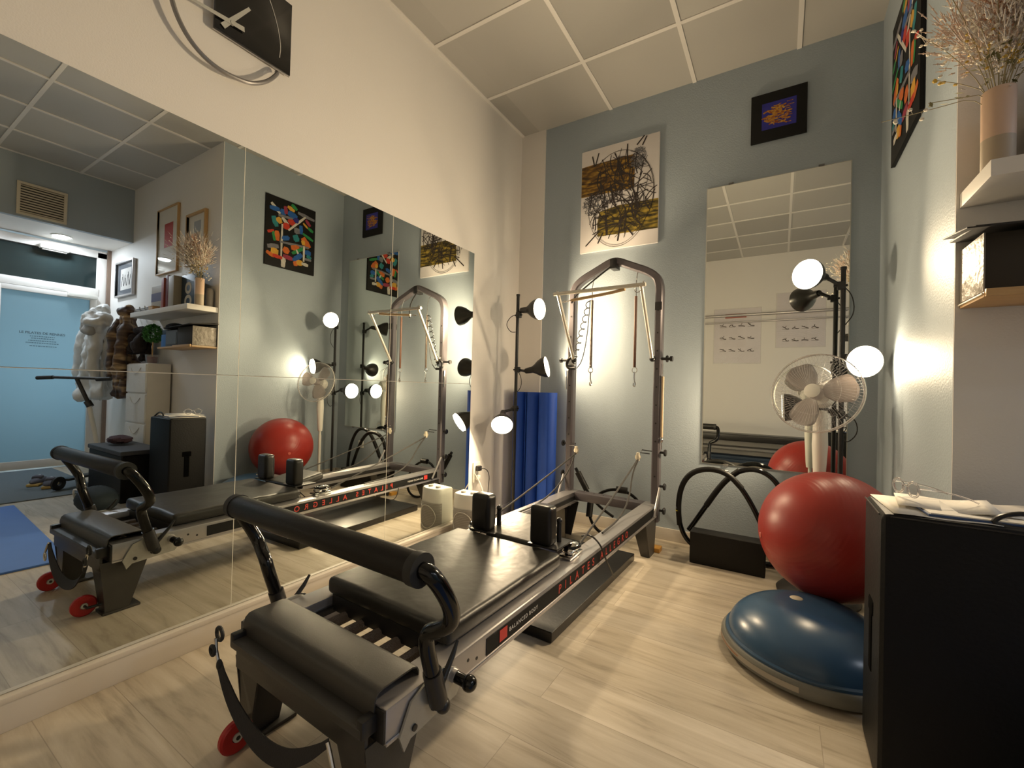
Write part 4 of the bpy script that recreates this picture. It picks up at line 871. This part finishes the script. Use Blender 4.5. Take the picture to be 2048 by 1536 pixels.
MB().box(-.12, .125, -.097, .11, .006, .009, rot=(0, 0, .05)).build('inner_sheets', PAPER, tf, smooth=False)
sheet_('paper_sheet', 2.36, 1.70, .7575, .20, .19, -.12, PAPER, 'curled cream paper sheet under the clear spectacles on black box', curl=.014, grp='papers on the black box')
sheet_('paper_sheet', 2.49, 1.70, .7590, .14, .17, .10, WHT, 'bluish white paper sheet at the wall side of the box top', curl=.004, grp='papers on the black box')
sp = thing('spectacles', 'clear plastic framed spectacles lying open on curled paper', 'glasses', (2.285, 1.725, .769), rz=-1.25)
for s in (-1, 1):
    cx = s * .034
    ln_ = MB().tube([(cx + .024 * math.cos(2 * PI * k / 28), 0, .022 + .021 * math.sin(2 * PI * k / 28)) for k in range(28)], .0032, seg=8, closed=True).build('rim', GLASSY, sp)
    MB().lathe([(0, 0), (.0225, 0), (.0225, .0012), (0, .0016)], axis=(0, -1, 0), org=(cx, 0, .022), seg=28).build('lens', GLZ, ln_)
    MB().tube([(s * .058, 0, .030), (s * .064, .012, .030), (s * .062, .07, .024), (s * .060, .12, .010), (s * .058, .14, .0)], .0022, seg=8, smooth=1).build('temple', GLASSY, sp)
MB().tube([(-.011, 0, .026), (0, 0, .031), (.011, 0, .026)], .0024, seg=8, smooth=1).build('bridge', GLASSY, sp)

# ================================================================== UPPER SHELF, LOWER SHELF
sh = thing('wall_shelf', 'thick white floating shelf holding books and the flower vase', 'shelf', (2.452, Y1 - .006, 1.681))
MB().box(0, 1.27, -.247, 0, 0, .047, bev=.002).build('board', TRIMW, sh)
ZS = 1.728
vs_ = thing('vase', 'tall two tone peach and taupe cylinder vase on the shelf end', 'vase', (2.497, 1.828, ZS))
MB().lathe([(0, .0), (.034, 0), (.036, .004), (.036, .098)], seg=40).build('lower_band', TAUPE, vs_)
MB().lathe([(.036, .098), (.0365, .24), (.0345, .243), (.032, .24), (.031, .02), (0, .02)], seg=40).build('upper_band', PEACH, vs_)
fl_ = thing('dried_flowers', 'bouquet of dried pale pink grasses and tiny flowers in the vase', 'flowers', (2.497, 1.828, ZS + .12))
FM = dict(pink=mat('pink_plume', (.62, .47, .38), .8, var=.2), rust=mat('rust_plume', (.52, .30, .20), .8, var=.2), cream=mat('cream_blossom', (.78, .72, .60), .7), yellow=mat('yellow_bud', (.55, .36, .05), .6), olive=mat('olive_leaf', (.12, .11, .03), .6, var=.3), stem=mat('dry_stem', (.30, .25, .13), .7), lilac=mat('lilac_haze', (.62, .56, .50), .8))
rnd = random.Random(11)
def spray(kind, dx, dy, h_, n, spread, size):
    tip = Vector((dx, dy, h_)); P_ = [Vector((rnd.uniform(-.012, .012), rnd.uniform(-.012, .012), -.05)), Vector((dx * .12, dy * .12, .12)), Vector((dx * .55, dy * .55, .12 + (h_ - .12) * .6)), tip]
    st_ = MB().tube(P_, .0011, seg=5, smooth=2).build('flower_stem', FM['stem'], fl_)
    b = MB()
    for k in range(n):
        t = rnd.uniform(.45, 1.05); base = Vector((dx * .4, dy * .4, .12 + (h_ - .12) * .5)).lerp(tip, (t - .45) / .55)
        q_ = base + Vector((rnd.gauss(0, spread), rnd.gauss(0, spread), rnd.gauss(0, spread)))
        q_.y = min(q_.y, .095); q_.x = max(q_.x, -.40)
        if kind in ('pink', 'rust', 'lilac'):
            d_ = ((q_ - base).normalized() + (tip - Vector((0, 0, .1))).normalized()) * .011; b.tube([q_ - d_, q_ + d_], [size * .5, size * .2], seg=4, cap=False); b.sphere(q_, size * .8, 5, 4, noise=.3)
        elif kind == 'olive':
            a = rnd.uniform(0, 6.28); e = rnd.uniform(-.4, .7); u = Vector((math.cos(a) * math.cos(e), math.sin(a) * math.cos(e), math.sin(e))); w_ = u.cross(Vector((0, 0, 1))).normalized() * size; l2 = size * 5
            b.quadstrip([q_, q_ + u * l2 * .5 + w_, q_ + u * l2], [q_, q_ + u * l2 * .5 - w_, q_ + u * l2])
        else: b.sphere(q_, size, 6, 5, (1, 1, .7), noise=.25); b.tube([base, q_], .0005, seg=3, cap=False)
    b.build({'pink': 'pink_plume', 'rust': 'rust_plume', 'lilac': 'hazy_plume', 'olive': 'leaves', 'cream': 'blossoms', 'yellow': 'yellow_buds'}[kind], FM[kind], st_)
for a_ in [('rust', -.02, -.06, .46, 150, .022, .0042), ('lilac', -.06, .03, .40, 160, .035, .004), ('pink', .03, -.10, .44, 200, .034, .004), ('pink', -.12, -.02, .36, 170, .034, .0038), ('pink', .09, -.08, .40, 170, .034, .004), ('pink', .06, .05, .45, 170, .03, .004),
           ('lilac', -.04, -.12, .40, 200, .045, .003), ('lilac', .13, -.02, .36, 200, .045, .003), ('lilac', .08, -.14, .36, 200, .045, .003), ('lilac', .0, .0, .48, 160, .04, .003), ('lilac', .02, -.06, .30, 200, .04, .003),
           ('cream', -.18, -.04, .33, 22, .03, .0052), ('cream', -.13, -.09, .40, 24, .035, .005), ('cream', .05, -.15, .36, 26, .05, .005), ('cream', -.27, -.02, .10, 5, .012, .006), ('cream', -.06, -.08, .28, 22, .03, .006), ('cream', .12, .02, .42, 22, .05, .005),
           ('yellow', -.05, -.05, .24, 14, .025, .005), ('yellow', .03, -.07, .26, 14, .03, .005), ('yellow', -.14, -.02, .19, 5, .012, .006), ('yellow', .14, -.08, .26, 10, .03, .005),
           ('olive', -.04, -.04, .22, 26, .022, .0045), ('olive', .05, -.04, .24, 26, .024, .0045), ('olive', .10, -.05, .20, 16, .022, .0045), ('olive', -.16, -.03, .12, 6, .014, .005), ('olive', .02, .02, .24, 20, .024, .0045), ('olive', .08, -.10, .34, 12, .03, .0045)]: spray(*a_)
# books on the shelf (x to the right when seen from the room = away from the corner)
def book(x0, x1, y0, y1, hh, m, lab, extra=None, tilt=0.0, name='book'):
    t = thing(name, lab, 'book', (x0, y0, ZS), group='books on the white shelf' if name == 'book' else None); w_, d_ = x1 - x0, y1 - y0
    MB().box(0, w_, 0, d_, 0, hh, bev=.002).build('cover', m, t)
    MB().box(.003, w_ - .003, .004, d_ - .002, hh - .004, hh + .0006).build('page_edges', PAPER, t, smooth=False)
    if extra: extra(t, w_, d_, hh)
    return t
def eight(t, w_, d_, hh):
    q_ = MB()
    for cz, r0, r1, zs in ((hh * .60, .066, .034, .85), (hh * .22, .074, .038, .8)):
        n = 32; L_ = [(w_ * .60 + r0 * math.cos(2 * PI * k / n), -.0012, cz + r0 * zs * math.sin(2 * PI * k / n)) for k in range(n + 1)]; R_ = [(w_ * .60 + r1 * math.cos(2 * PI * k / n), -.0012, cz + r1 * zs * math.sin(2 * PI * k / n)) for k in range(n + 1)]
        q_.quadstrip(L_, R_)
    q_.build('cream_figure_eight', mat('cream_print', (.55, .48, .36), .6), t, smooth=False)
book(2.58, 2.94, 1.86, 1.89, .325, mat('dark_teal_cover', (.008, .028, .05), .4), 'dark teal box cover with large cream figure eight beside the vase', eight)
book(2.95, 3.065, 1.80, 1.95, .32, mat('beige_spine', (.34, .29, .22), .5), 'thick beige spined book between teal cover and red book')
book(3.075, 3.13, 1.80, 1.95, .335, mat('dark_red_spine', (.16, .015, .015), .5), 'dark red spined book standing next to the brick red book')
book(3.14, 3.195, 1.79, 1.95, .315, mat('brick_red_spine', (.30, .05, .03), .5), 'brick red spined book left standing against dark red book')
def stripes(t, w_, d_, hh): MB().box(.0, w_, -.0012, 0, hh * .45, hh * .75).build('violet_band', mat('violet_print', (.05, .04, .12), .6), t, smooth=False)
book(3.24, 3.66, 1.87, 1.90, .29, mat('tan_cover', (.30, .24, .17), .5), 'tan book facing out with violet band at the shelf far end', stripes)
t = thing('wooden_box', 'small wooden trinket box in front of the tan book on shelf', 'box', (3.38, 1.80, ZS))
MB().box(-.05, .05, -.03, .03, 0, .045, bev=.003).build('body', WOOD, t); MB().box(-.052, .052, -.032, .032, .045, .056, bev=.003).build('lid', WOOD, t)
t = thing('grey_bottle', 'grey cylinder bottle behind the vase near the wall corner', 'bottle', (2.53, 1.925, ZS)); MB().lathe([(0, 0), (.03, 0), (.032, .01), (.032, .15), (.022, .175), (0, .178)], seg=24).build('body', mat('grey_ceramic', (.22, .20, .18), .5), t)
# lower shelf with storage
ls = thing('wooden_shelf', 'short light wood shelf under the white shelf on white wall', 'shelf', (2.455, Y1 - .006, 1.352))
MB().box(0, .72, -.20, 0, 0, .016, bev=.002).box(0, .35, -.216, -.204, .0, .022, bev=.002).build('board', WOOD, ls)
MB().tube([(-.003, -.20, .010), (-.003, 0, .010)], .0025).build('edge_rail', CREAM, ls)
ZL = 1.369
kb = thing('kraft_box', 'dark storage box with crinkled pale side on the wooden shelf', 'box', (2.458, 1.765, ZL))
MB().box(.0, .30, .008, .19, 0, .168, bev=.003).build('body', mat('dark_brown_card', (.03, .022, .012), .7, var=.2), kb)
MB().box(-.004, .0, .004, .192, 0, .17, bev=.001).build('crinkled_side', mat('crinkled_foil', (.26, .23, .19), .45, metal=.1, bump=1.0, bscale=22), kb)
bg = MB().box(-.03, .38, -.035, .20, .184, .190, bev=.002, rot=(.10, .03, 0)); bg.box(-.05, .36, -.045, .19, .190, .194, bev=.001, rot=(.16, .02, 0))
tag(bg.build('laptop_sleeve', mat('black_sleeve', (.014, .012, .011), .6), loc=(2.458, 1.768, ZL)), 'flat black sleeve lying across the boxes on the wooden shelf', 'sleeve')
gb = thing('storage_box', 'slate grey storage box beside the dark box on wooden shelf', 'box', (2.77, 1.775, ZL)); MB().box(0, .25, 0, .18, 0, .150, bev=.004).build('body', mat('slate_card', (.09, .10, .11), .6), gb)
MB().box(.02, .23, -.003, 0, .02, .13).build('front_label', mat('slate_label', (.11, .125, .14), .6), gb, smooth=False)
bb_ = thing('storage_box', 'bright blue and white box hanging at the end of wooden shelf', 'box', (3.03, 1.79, ZL)); MB().box(0, .13, 0, .16, .0, .12, bev=.004).build('body', mat('bright_blue_card', (.03, .16, .50), .5), bb_); MB().box(0, .125, .005, .15, .12, .165, bev=.006).build('dark_top', NAVY, bb_)
hatt = thing('bundled_cap', 'black cloth cap bundled on top of the grey storage box', 'cap', (3.03, 1.86, ZL + .168)); MB().sphere((0, 0, .03), .085, 20, 12, (1.2, .9, .42), noise=.04).build('crown', mat('black_cloth', (.012, .012, .013), .9), hatt); MB().sphere((-.05, -.03, .008), .10, 16, 8, (1.3, .8, .08)).build('brim', mat('black_cloth_brim', (.014, .014, .015), .9), hatt)

# ================================================================== ENTRY SIDE (seen in the mirror)
cb_ = thing('drawer_cabinet', 'slim white fabric drawer tower against the white wall', 'cabinet', (3.35, 1.745, 0))
MB().box(0, .50, .012, .205, 0, 1.215, bev=.006).build('body', mat('white_cabinet', (.70, .66, .60), .5), cb_)
for k in range(4):
    z0 = .02 + k * .30; dr = MB().box(.008, .492, -.002, .016, z0, z0 + .285, bev=.008, seg=3).build('drawer', mat('white_fabric', (.76, .76, .74), .8, bump=.2, bscale=60), cb_)
    MB().tube([(.12, -.004, z0 + .25), (.18, -.010, z0 + .20), (.25, -.012, z0 + .185), (.32, -.010, z0 + .20), (.38, -.004, z0 + .25)], .004, smooth=2).build('pull_loop', WHT, dr)
pl_ = thing('potted_tree', 'small green topiary tree in glass pot on white drawer tower', 'plant', (3.50, 1.84, 1.215))
MB().lathe([(0, 0), (.05, 0), (.058, .09), (.055, .09), (.048, .006), (0, .006)], seg=28).build('glass_pot', GLASSY, pl_)
MB().lathe([(0, .008), (.040, .008), (.046, .07), (0, .072)], seg=24).build('red_inner_pot', mat('dark_red_pot', (.22, .01, .015), .4), pl_)
MB().tube([(0, 0, .07), (.004, 0, .14), (-.003, 0, .22)], .006).build('trunk', WOOD, pl_)
b = MB(); rq = random.Random(5)
for k in range(900):
    a, e, r = rq.uniform(0, 6.28), rq.uniform(-1.2, 1.5), rq.uniform(.55, 1) ** .5
    c_ = Vector((.125 * r * math.cos(a) * math.cos(e), .085 * r * math.sin(a) * math.cos(e), .305 + .095 * r * math.sin(e))); u = Vector((rq.uniform(-1, 1), rq.uniform(-1, 1), rq.uniform(-.5, 1))).normalized(); w_ = u.cross(Vector((.3, .2, 1))).normalized()
    b.quadstrip([c_ - u * .016, c_ + w_ * .008, c_ + u * .016], [c_ - u * .016, c_ - w_ * .008, c_ + u * .016])
b.build('foliage', GREEN, pl_, smooth=False)
# coats on hooks
rk = thing('coat_hooks', 'dark hook rail on white wall carrying the coats', 'hooks', (4.15, Y1 - .006, 1.80)); MB().box(-.32, .38, -.02, 0, 0, .05, bev=.004).build('rail', BLKM, rk)
for k in range(5): MB().tube([(-.26 + .14 * k, -.02, .02), (-.26 + .14 * k, -.07, .01), (-.26 + .14 * k, -.075, .045)], .006, smooth=1).build('hook', CHROME, rk)
CLOUD = bpy.data.textures.new('cloth_folds', 'CLOUDS'); CLOUD.noise_scale = .11
def crumple(o, s=.05):
    m1 = o.modifiers.new('sub', 'SUBSURF'); m1.levels = 1; m1.render_levels = 1
    m2 = o.modifiers.new('folds', 'DISPLACE'); m2.texture = CLOUD; m2.strength = s; m2.mid_level = .5; m2.texture_coords = 'LOCAL'
    return o
def coat(name, lab, x, wtop, wbot, zt, zb, dep, m, seed, y=1.80, lean=0.0, stripes_=None, fur=0.0, cat='coat'):
    rn = random.Random(seed); t = thing(name, lab, cat, (x, y, zb)); b = MB(); secs = []; n = 40; K = 18
    ph_ = [rn.uniform(0, 6.28) for _ in range(4)]
    for k in range(K + 1):
        f_ = k / K; z = (zt - zb) * f_; w_ = wbot + (wtop - wbot) * f_ ** 1.3; dd = dep * (1 - .45 * f_)
        if f_ > .9: w_ *= 1 - (f_ - .9) * 5; dd *= 1 - (f_ - .9) * 5
        puff = 1 + (.08 * math.sin(f_ * 26) if 'puffer' in lab else 0)
        s_ = []
        for j in range(n):
            a = 2 * PI * j / n; rr = 1 + .16 * math.sin(4 * a + ph_[0] + 2 * f_) + .10 * math.sin(9 * a + ph_[1] - 3 * f_) + rn.uniform(-fur, fur)
            s_.append((w_ / 2 * math.cos(a) * rr * puff + lean * (1 - f_), dd / 2 * math.sin(a) * rr * puff, z))
        secs.append(s_)
    crumple(loft(b, secs).build('body', m, t, ang=3), .11)
    for s in (-1, 1):
        crumple(MB().tube([(s * wtop * .42 + lean * .1, -.03, (zt - zb) * .86), (s * wtop * .62 + lean * .3, -.07, (zt - zb) * .66), (s * wbot * .5 + lean * .6, -.09, (zt - zb) * .42), (s * wbot * .52 + lean * .7, -.08, (zt - zb) * .22)], [.045, .06, .055, .045], seg=14, smooth=2).build('sleeve', m, t), .07)
    crumple(MB().sphere((0, -.02, (zt - zb) * .93), .085, 18, 10, (1.5, .8, .7)).build('collar', m, t), .08)
    return t
PUFF = mat('white_puffer', (.72, .72, .70), .5, bump=.5, bscale=18); STR = band_mat('striped_fur', (.03, .015, .008), (.10, .05, .025), (.50, .34, .17), (1.2, 1.2, 6), 3); DK = mat('dark_brown_wool', (.022, .015, .014), .9, bump=.5, bscale=80)
coat('hooded_coat', 'white puffer coat hanging at the end of hooks nearest the door', 4.56, .34, .50, 1.88, .80, .26, PUFF, 1, y=1.72, lean=.20)
coat('fur_coat', 'brown and cream striped fur coat hanging between the other coats', 4.04, .22, .25, 1.84, .84, .20, STR, 2, fur=.05, y=1.80, lean=.0)
coat('wool_scarf', 'dark brown wool scarf hanging between striped coat and white drawer tower', 3.76, .13, .15, 1.58, 1.25, .11, DK, 3, y=1.87, cat='scarf')
_h = [o for o in C.objects if o.name.startswith('hooded_coat')][0]
crumple(MB().sphere((-.15, -.08, .87), .15, 28, 16, (1.35, .75, .80)).build('hood', PUFF, _h), .12)
crumple(MB().sphere((-.10, -.13, .80), .12, 24, 12, (1.4, .5, .7)).build('hood_lining', mat('grey_lining', (.40, .38, .35), .8), _h), .08)
# kick scooter
sk = thing('kick_scooter', 'kick scooter with black handlebar parked in front of the coats', 'scooter', (4.02, 1.44, .011), rz=-.55)
MB().tube([(-.30, 0, 1.04), (.38, 0, 1.04)], .014).build('handlebar', BLKM, sk)
for a_, b2 in ((-.30, -.16), (.28, .44)): MB().tube([(a_, 0, 1.04), (b2, 0, 1.03)], .019).build('hand_grip', RUBBER, sk)
MB().tube([(.04, 0, 1.03), (-.06, .03, .78)], .018).build('upper_stem', BLKM, sk)
MB().lathe([(0, -.03), (.03, -.03), (.03, .03), (0, .03)], axis=(-.14, .03, -.25), org=(-.06, .03, .78), seg=20).build('stem_collar', BLKM, sk)
MB().tube([(-.06, .03, .77), (-.16, .08, .16)], .021).build('lower_stem', PLAST, sk)
MB().box(-.22, -.11, -.30, .10, .075, .10, bev=.01).build('deck', BLKM, sk)
for yy in (-.34, .15): MB().lathe([(.02, -.012), (.05, -.014), (.062, -.009), (.062, .009), (.05, .014), (.02, .012)], closed=True, axis=(1, 0, 0), org=(-.165, yy, .062), seg=30).build('wheel', RUBBER, sk)
# black trunk, shoes and mats
tk = thing('storage_chest', 'low black storage chest with clothes on it behind the black box', 'chest', (2.75, 1.40, 0))
MB().box(0, .80, 0, .30, 0, .40, bev=.012, seg=3).build('body', LEATHER, tk); MB().box(-.01, .81, -.01, .31, .40, .44, bev=.012, seg=3).build('lid', mat('dark_lid_cloth', (.04, .042, .05), .55, bump=.4, bscale=14), tk)
t = thing('gym_bag', 'dark teal bag slumped on the floor before the black chest', 'bag', (2.62, 1.22, 0)); MB().sphere((0, 0, .10), .17, 24, 14, (1.15, .75, .6), noise=.03).build('body', mat('dark_teal_cloth', (.012, .022, .03), .8), t)
MB().tube([(-.16, -.08, .10), (-.10, -.12, .20), (.05, -.13, .20), (.12, -.10, .10)], .006, smooth=2).build('strap', PLAST, t)
sc1 = thing('scarf', 'small dark scarf crumpled on the chest lid beside drawer tower', 'scarf', (3.30, 1.55, .452)); MB().sphere((0, 0, .035), .09, 20, 10, (1.3, 1, .42), noise=.12).build('folds', mat('dark_scarf', (.06, .03, .04), .9), sc1)
for i, (x, y, rz, lab) in enumerate([(4.16, 1.20, .5, 'grey sneaker with yellow sole, on the doormat, farther from chest'), (3.95, 1.24, .35, 'grey sneaker with yellow sole, on the doormat, nearer the chest')]):
    t = thing('sneaker', lab, 'shoe', (x, y, .012), rz=rz, group='pair of sneakers on the doormat')
    MB().sphere((0, 0, .035), .05, 20, 10, (2.6, 1.0, .75)).box(-.06, .02, -.035, .035, .03, .09, bev=.02, seg=3).build('upper', mat('grey_sneaker', (.10, .10, .13), .8), t)
    MB().box(-.135, .135, -.045, .045, 0, .024, bev=.011, seg=3).build('sole', mat('gum_sole', (.50, .34, .10), .6), t); MB().tube([(-.01, -.03, .083), (.03, .0, .085), (-.01, .03, .083)], .004).build('laces', WHT, t)
dmm = tag(MB().box(3.45, 5.18, .55, 1.50, 0, .010, bev=.003).build('doormat', TEALMAT), 'large grey doormat on the floor inside the frosted door', 'mat')
t = thing('floor_mat', 'bright blue exercise mat lying flat on the floor behind reformer', 'mat', (2.43, .56, 0), rz=.045)
MB().box(-.89, .89, -.27, .30, 0, .012, bev=.004).build('foam_layer', BLUEY, t)

# ================================================================== FRONT WALL (seen in the tall mirror)
def poster(name, lab, x0, x1, z0, z1, rows, cols_, red):
    t = thing(name, lab, 'poster', (x1, YF, z0), rot=(PI / 2, 0, PI)); w_, h_ = x1 - x0, z1 - z0
    MB().box(0, w_, 0, h_, .001, .004).build('sheet', mat('lilac_paper', (.78, .73, .75), .5), t, smooth=False)
    MB().box(-.01, w_ + .01, -.012, h_ + .01, .004, .0055).build('plastic_cover', GLZ, t, smooth=False)
    b = MB(); rp = random.Random(int(x0 * 100))
    top = .80 if red else .46
    for r in range(rows):
        for c in range(cols_):
            cx = w_ * (.10 + .8 * (c + .5) / cols_); cz = h_ * (top - (r + .5) * (.68 if red else .44) / rows); k = w_ * .07
            P_ = [(cx - k, cz - k * .25, .006), (cx - k * .3, cz - k * .2 + rp.uniform(-.3, .3) * k, .006), (cx + k * .2, cz + rp.uniform(-.2, .6) * k, .006), (cx + k, cz + rp.uniform(-.3, .9) * k, .006)]
            b.tube(P_, .0055, seg=5, smooth=1); b.tube([(cx + k * .2, cz + k * .2, .006), (cx + k * rp.uniform(-.4, .5), cz + k * rp.uniform(.4, 1), .006)], .004, seg=5); b.tube([(cx - k, cz - k * .4, .006), (cx + k, cz - k * .4, .006)], .002, seg=4)
    b.build('exercise_figures', mat('figure_ink', (.09, .07, .06), .7), t)
    if red: MB().box(w_ * .30, w_ * .76, h_ * .83, h_ * .91, .0058, .0066).build('red_title_band', mat('faded_red_print', (.42, .13, .10), .6), t, smooth=False)
    return t
poster('exercise_poster', 'exercise chart with red title band on the front wall', 1.01, 1.68, 1.56, 2.44, 3, 4, True)
poster('exercise_poster', 'lilac exercise chart with two rows of figures on front wall', 1.89, 2.51, 1.80, 2.63, 2, 4, False)
br = thing('wall_barre', 'double metal ballet barre fixed on the front wall before posters', 'barre', (1.8, YF, 2.25))
MB().tube([(-1.0, .12, .065), (1.0, .12, .065)], .022).build('upper_rod', ALU, br); MB().tube([(-.98, .12, -.045), (1.0, .12, -.045)], .012).build('lower_rod', ALU, br)
for x in (-.96, .96): MB().tube([(x, 0, .065), (x, .12, .065)], .012).tube([(x, 0, -.045), (x, .12, -.045)], .010).build('bracket', BLKM, br)
bn = thing('padded_bench', 'long low black padded bench against the white front wall', 'bench', (1.62, YF + .20, 0))
MB().box(-.88, .74, -.16, .16, .335, .44, bev=.02, seg=3).build('seat', VINYL2, bn); MB().box(-.86, .72, -.14, .14, .20, .235, bev=.004).build('under_shelf', mat('grey_shelf', (.22, .21, .20), .6), bn)
for x in (-.82, .68):
    for y in (-.12, .12): MB().box(x - .02, x + .02, y - .02, y + .02, 0, .335, bev=.003).build('leg', BLKM, bn)
t = thing('folded_mat', 'navy folded exercise mat on floor under the padded bench', 'mat', (1.55, YF + .20, 0)); MB().box(-.72, .60, -.13, .13, 0, .05, bev=.01).box(-.71, .59, -.125, .125, .05, .10, bev=.01).build('folds', NAVY, t)
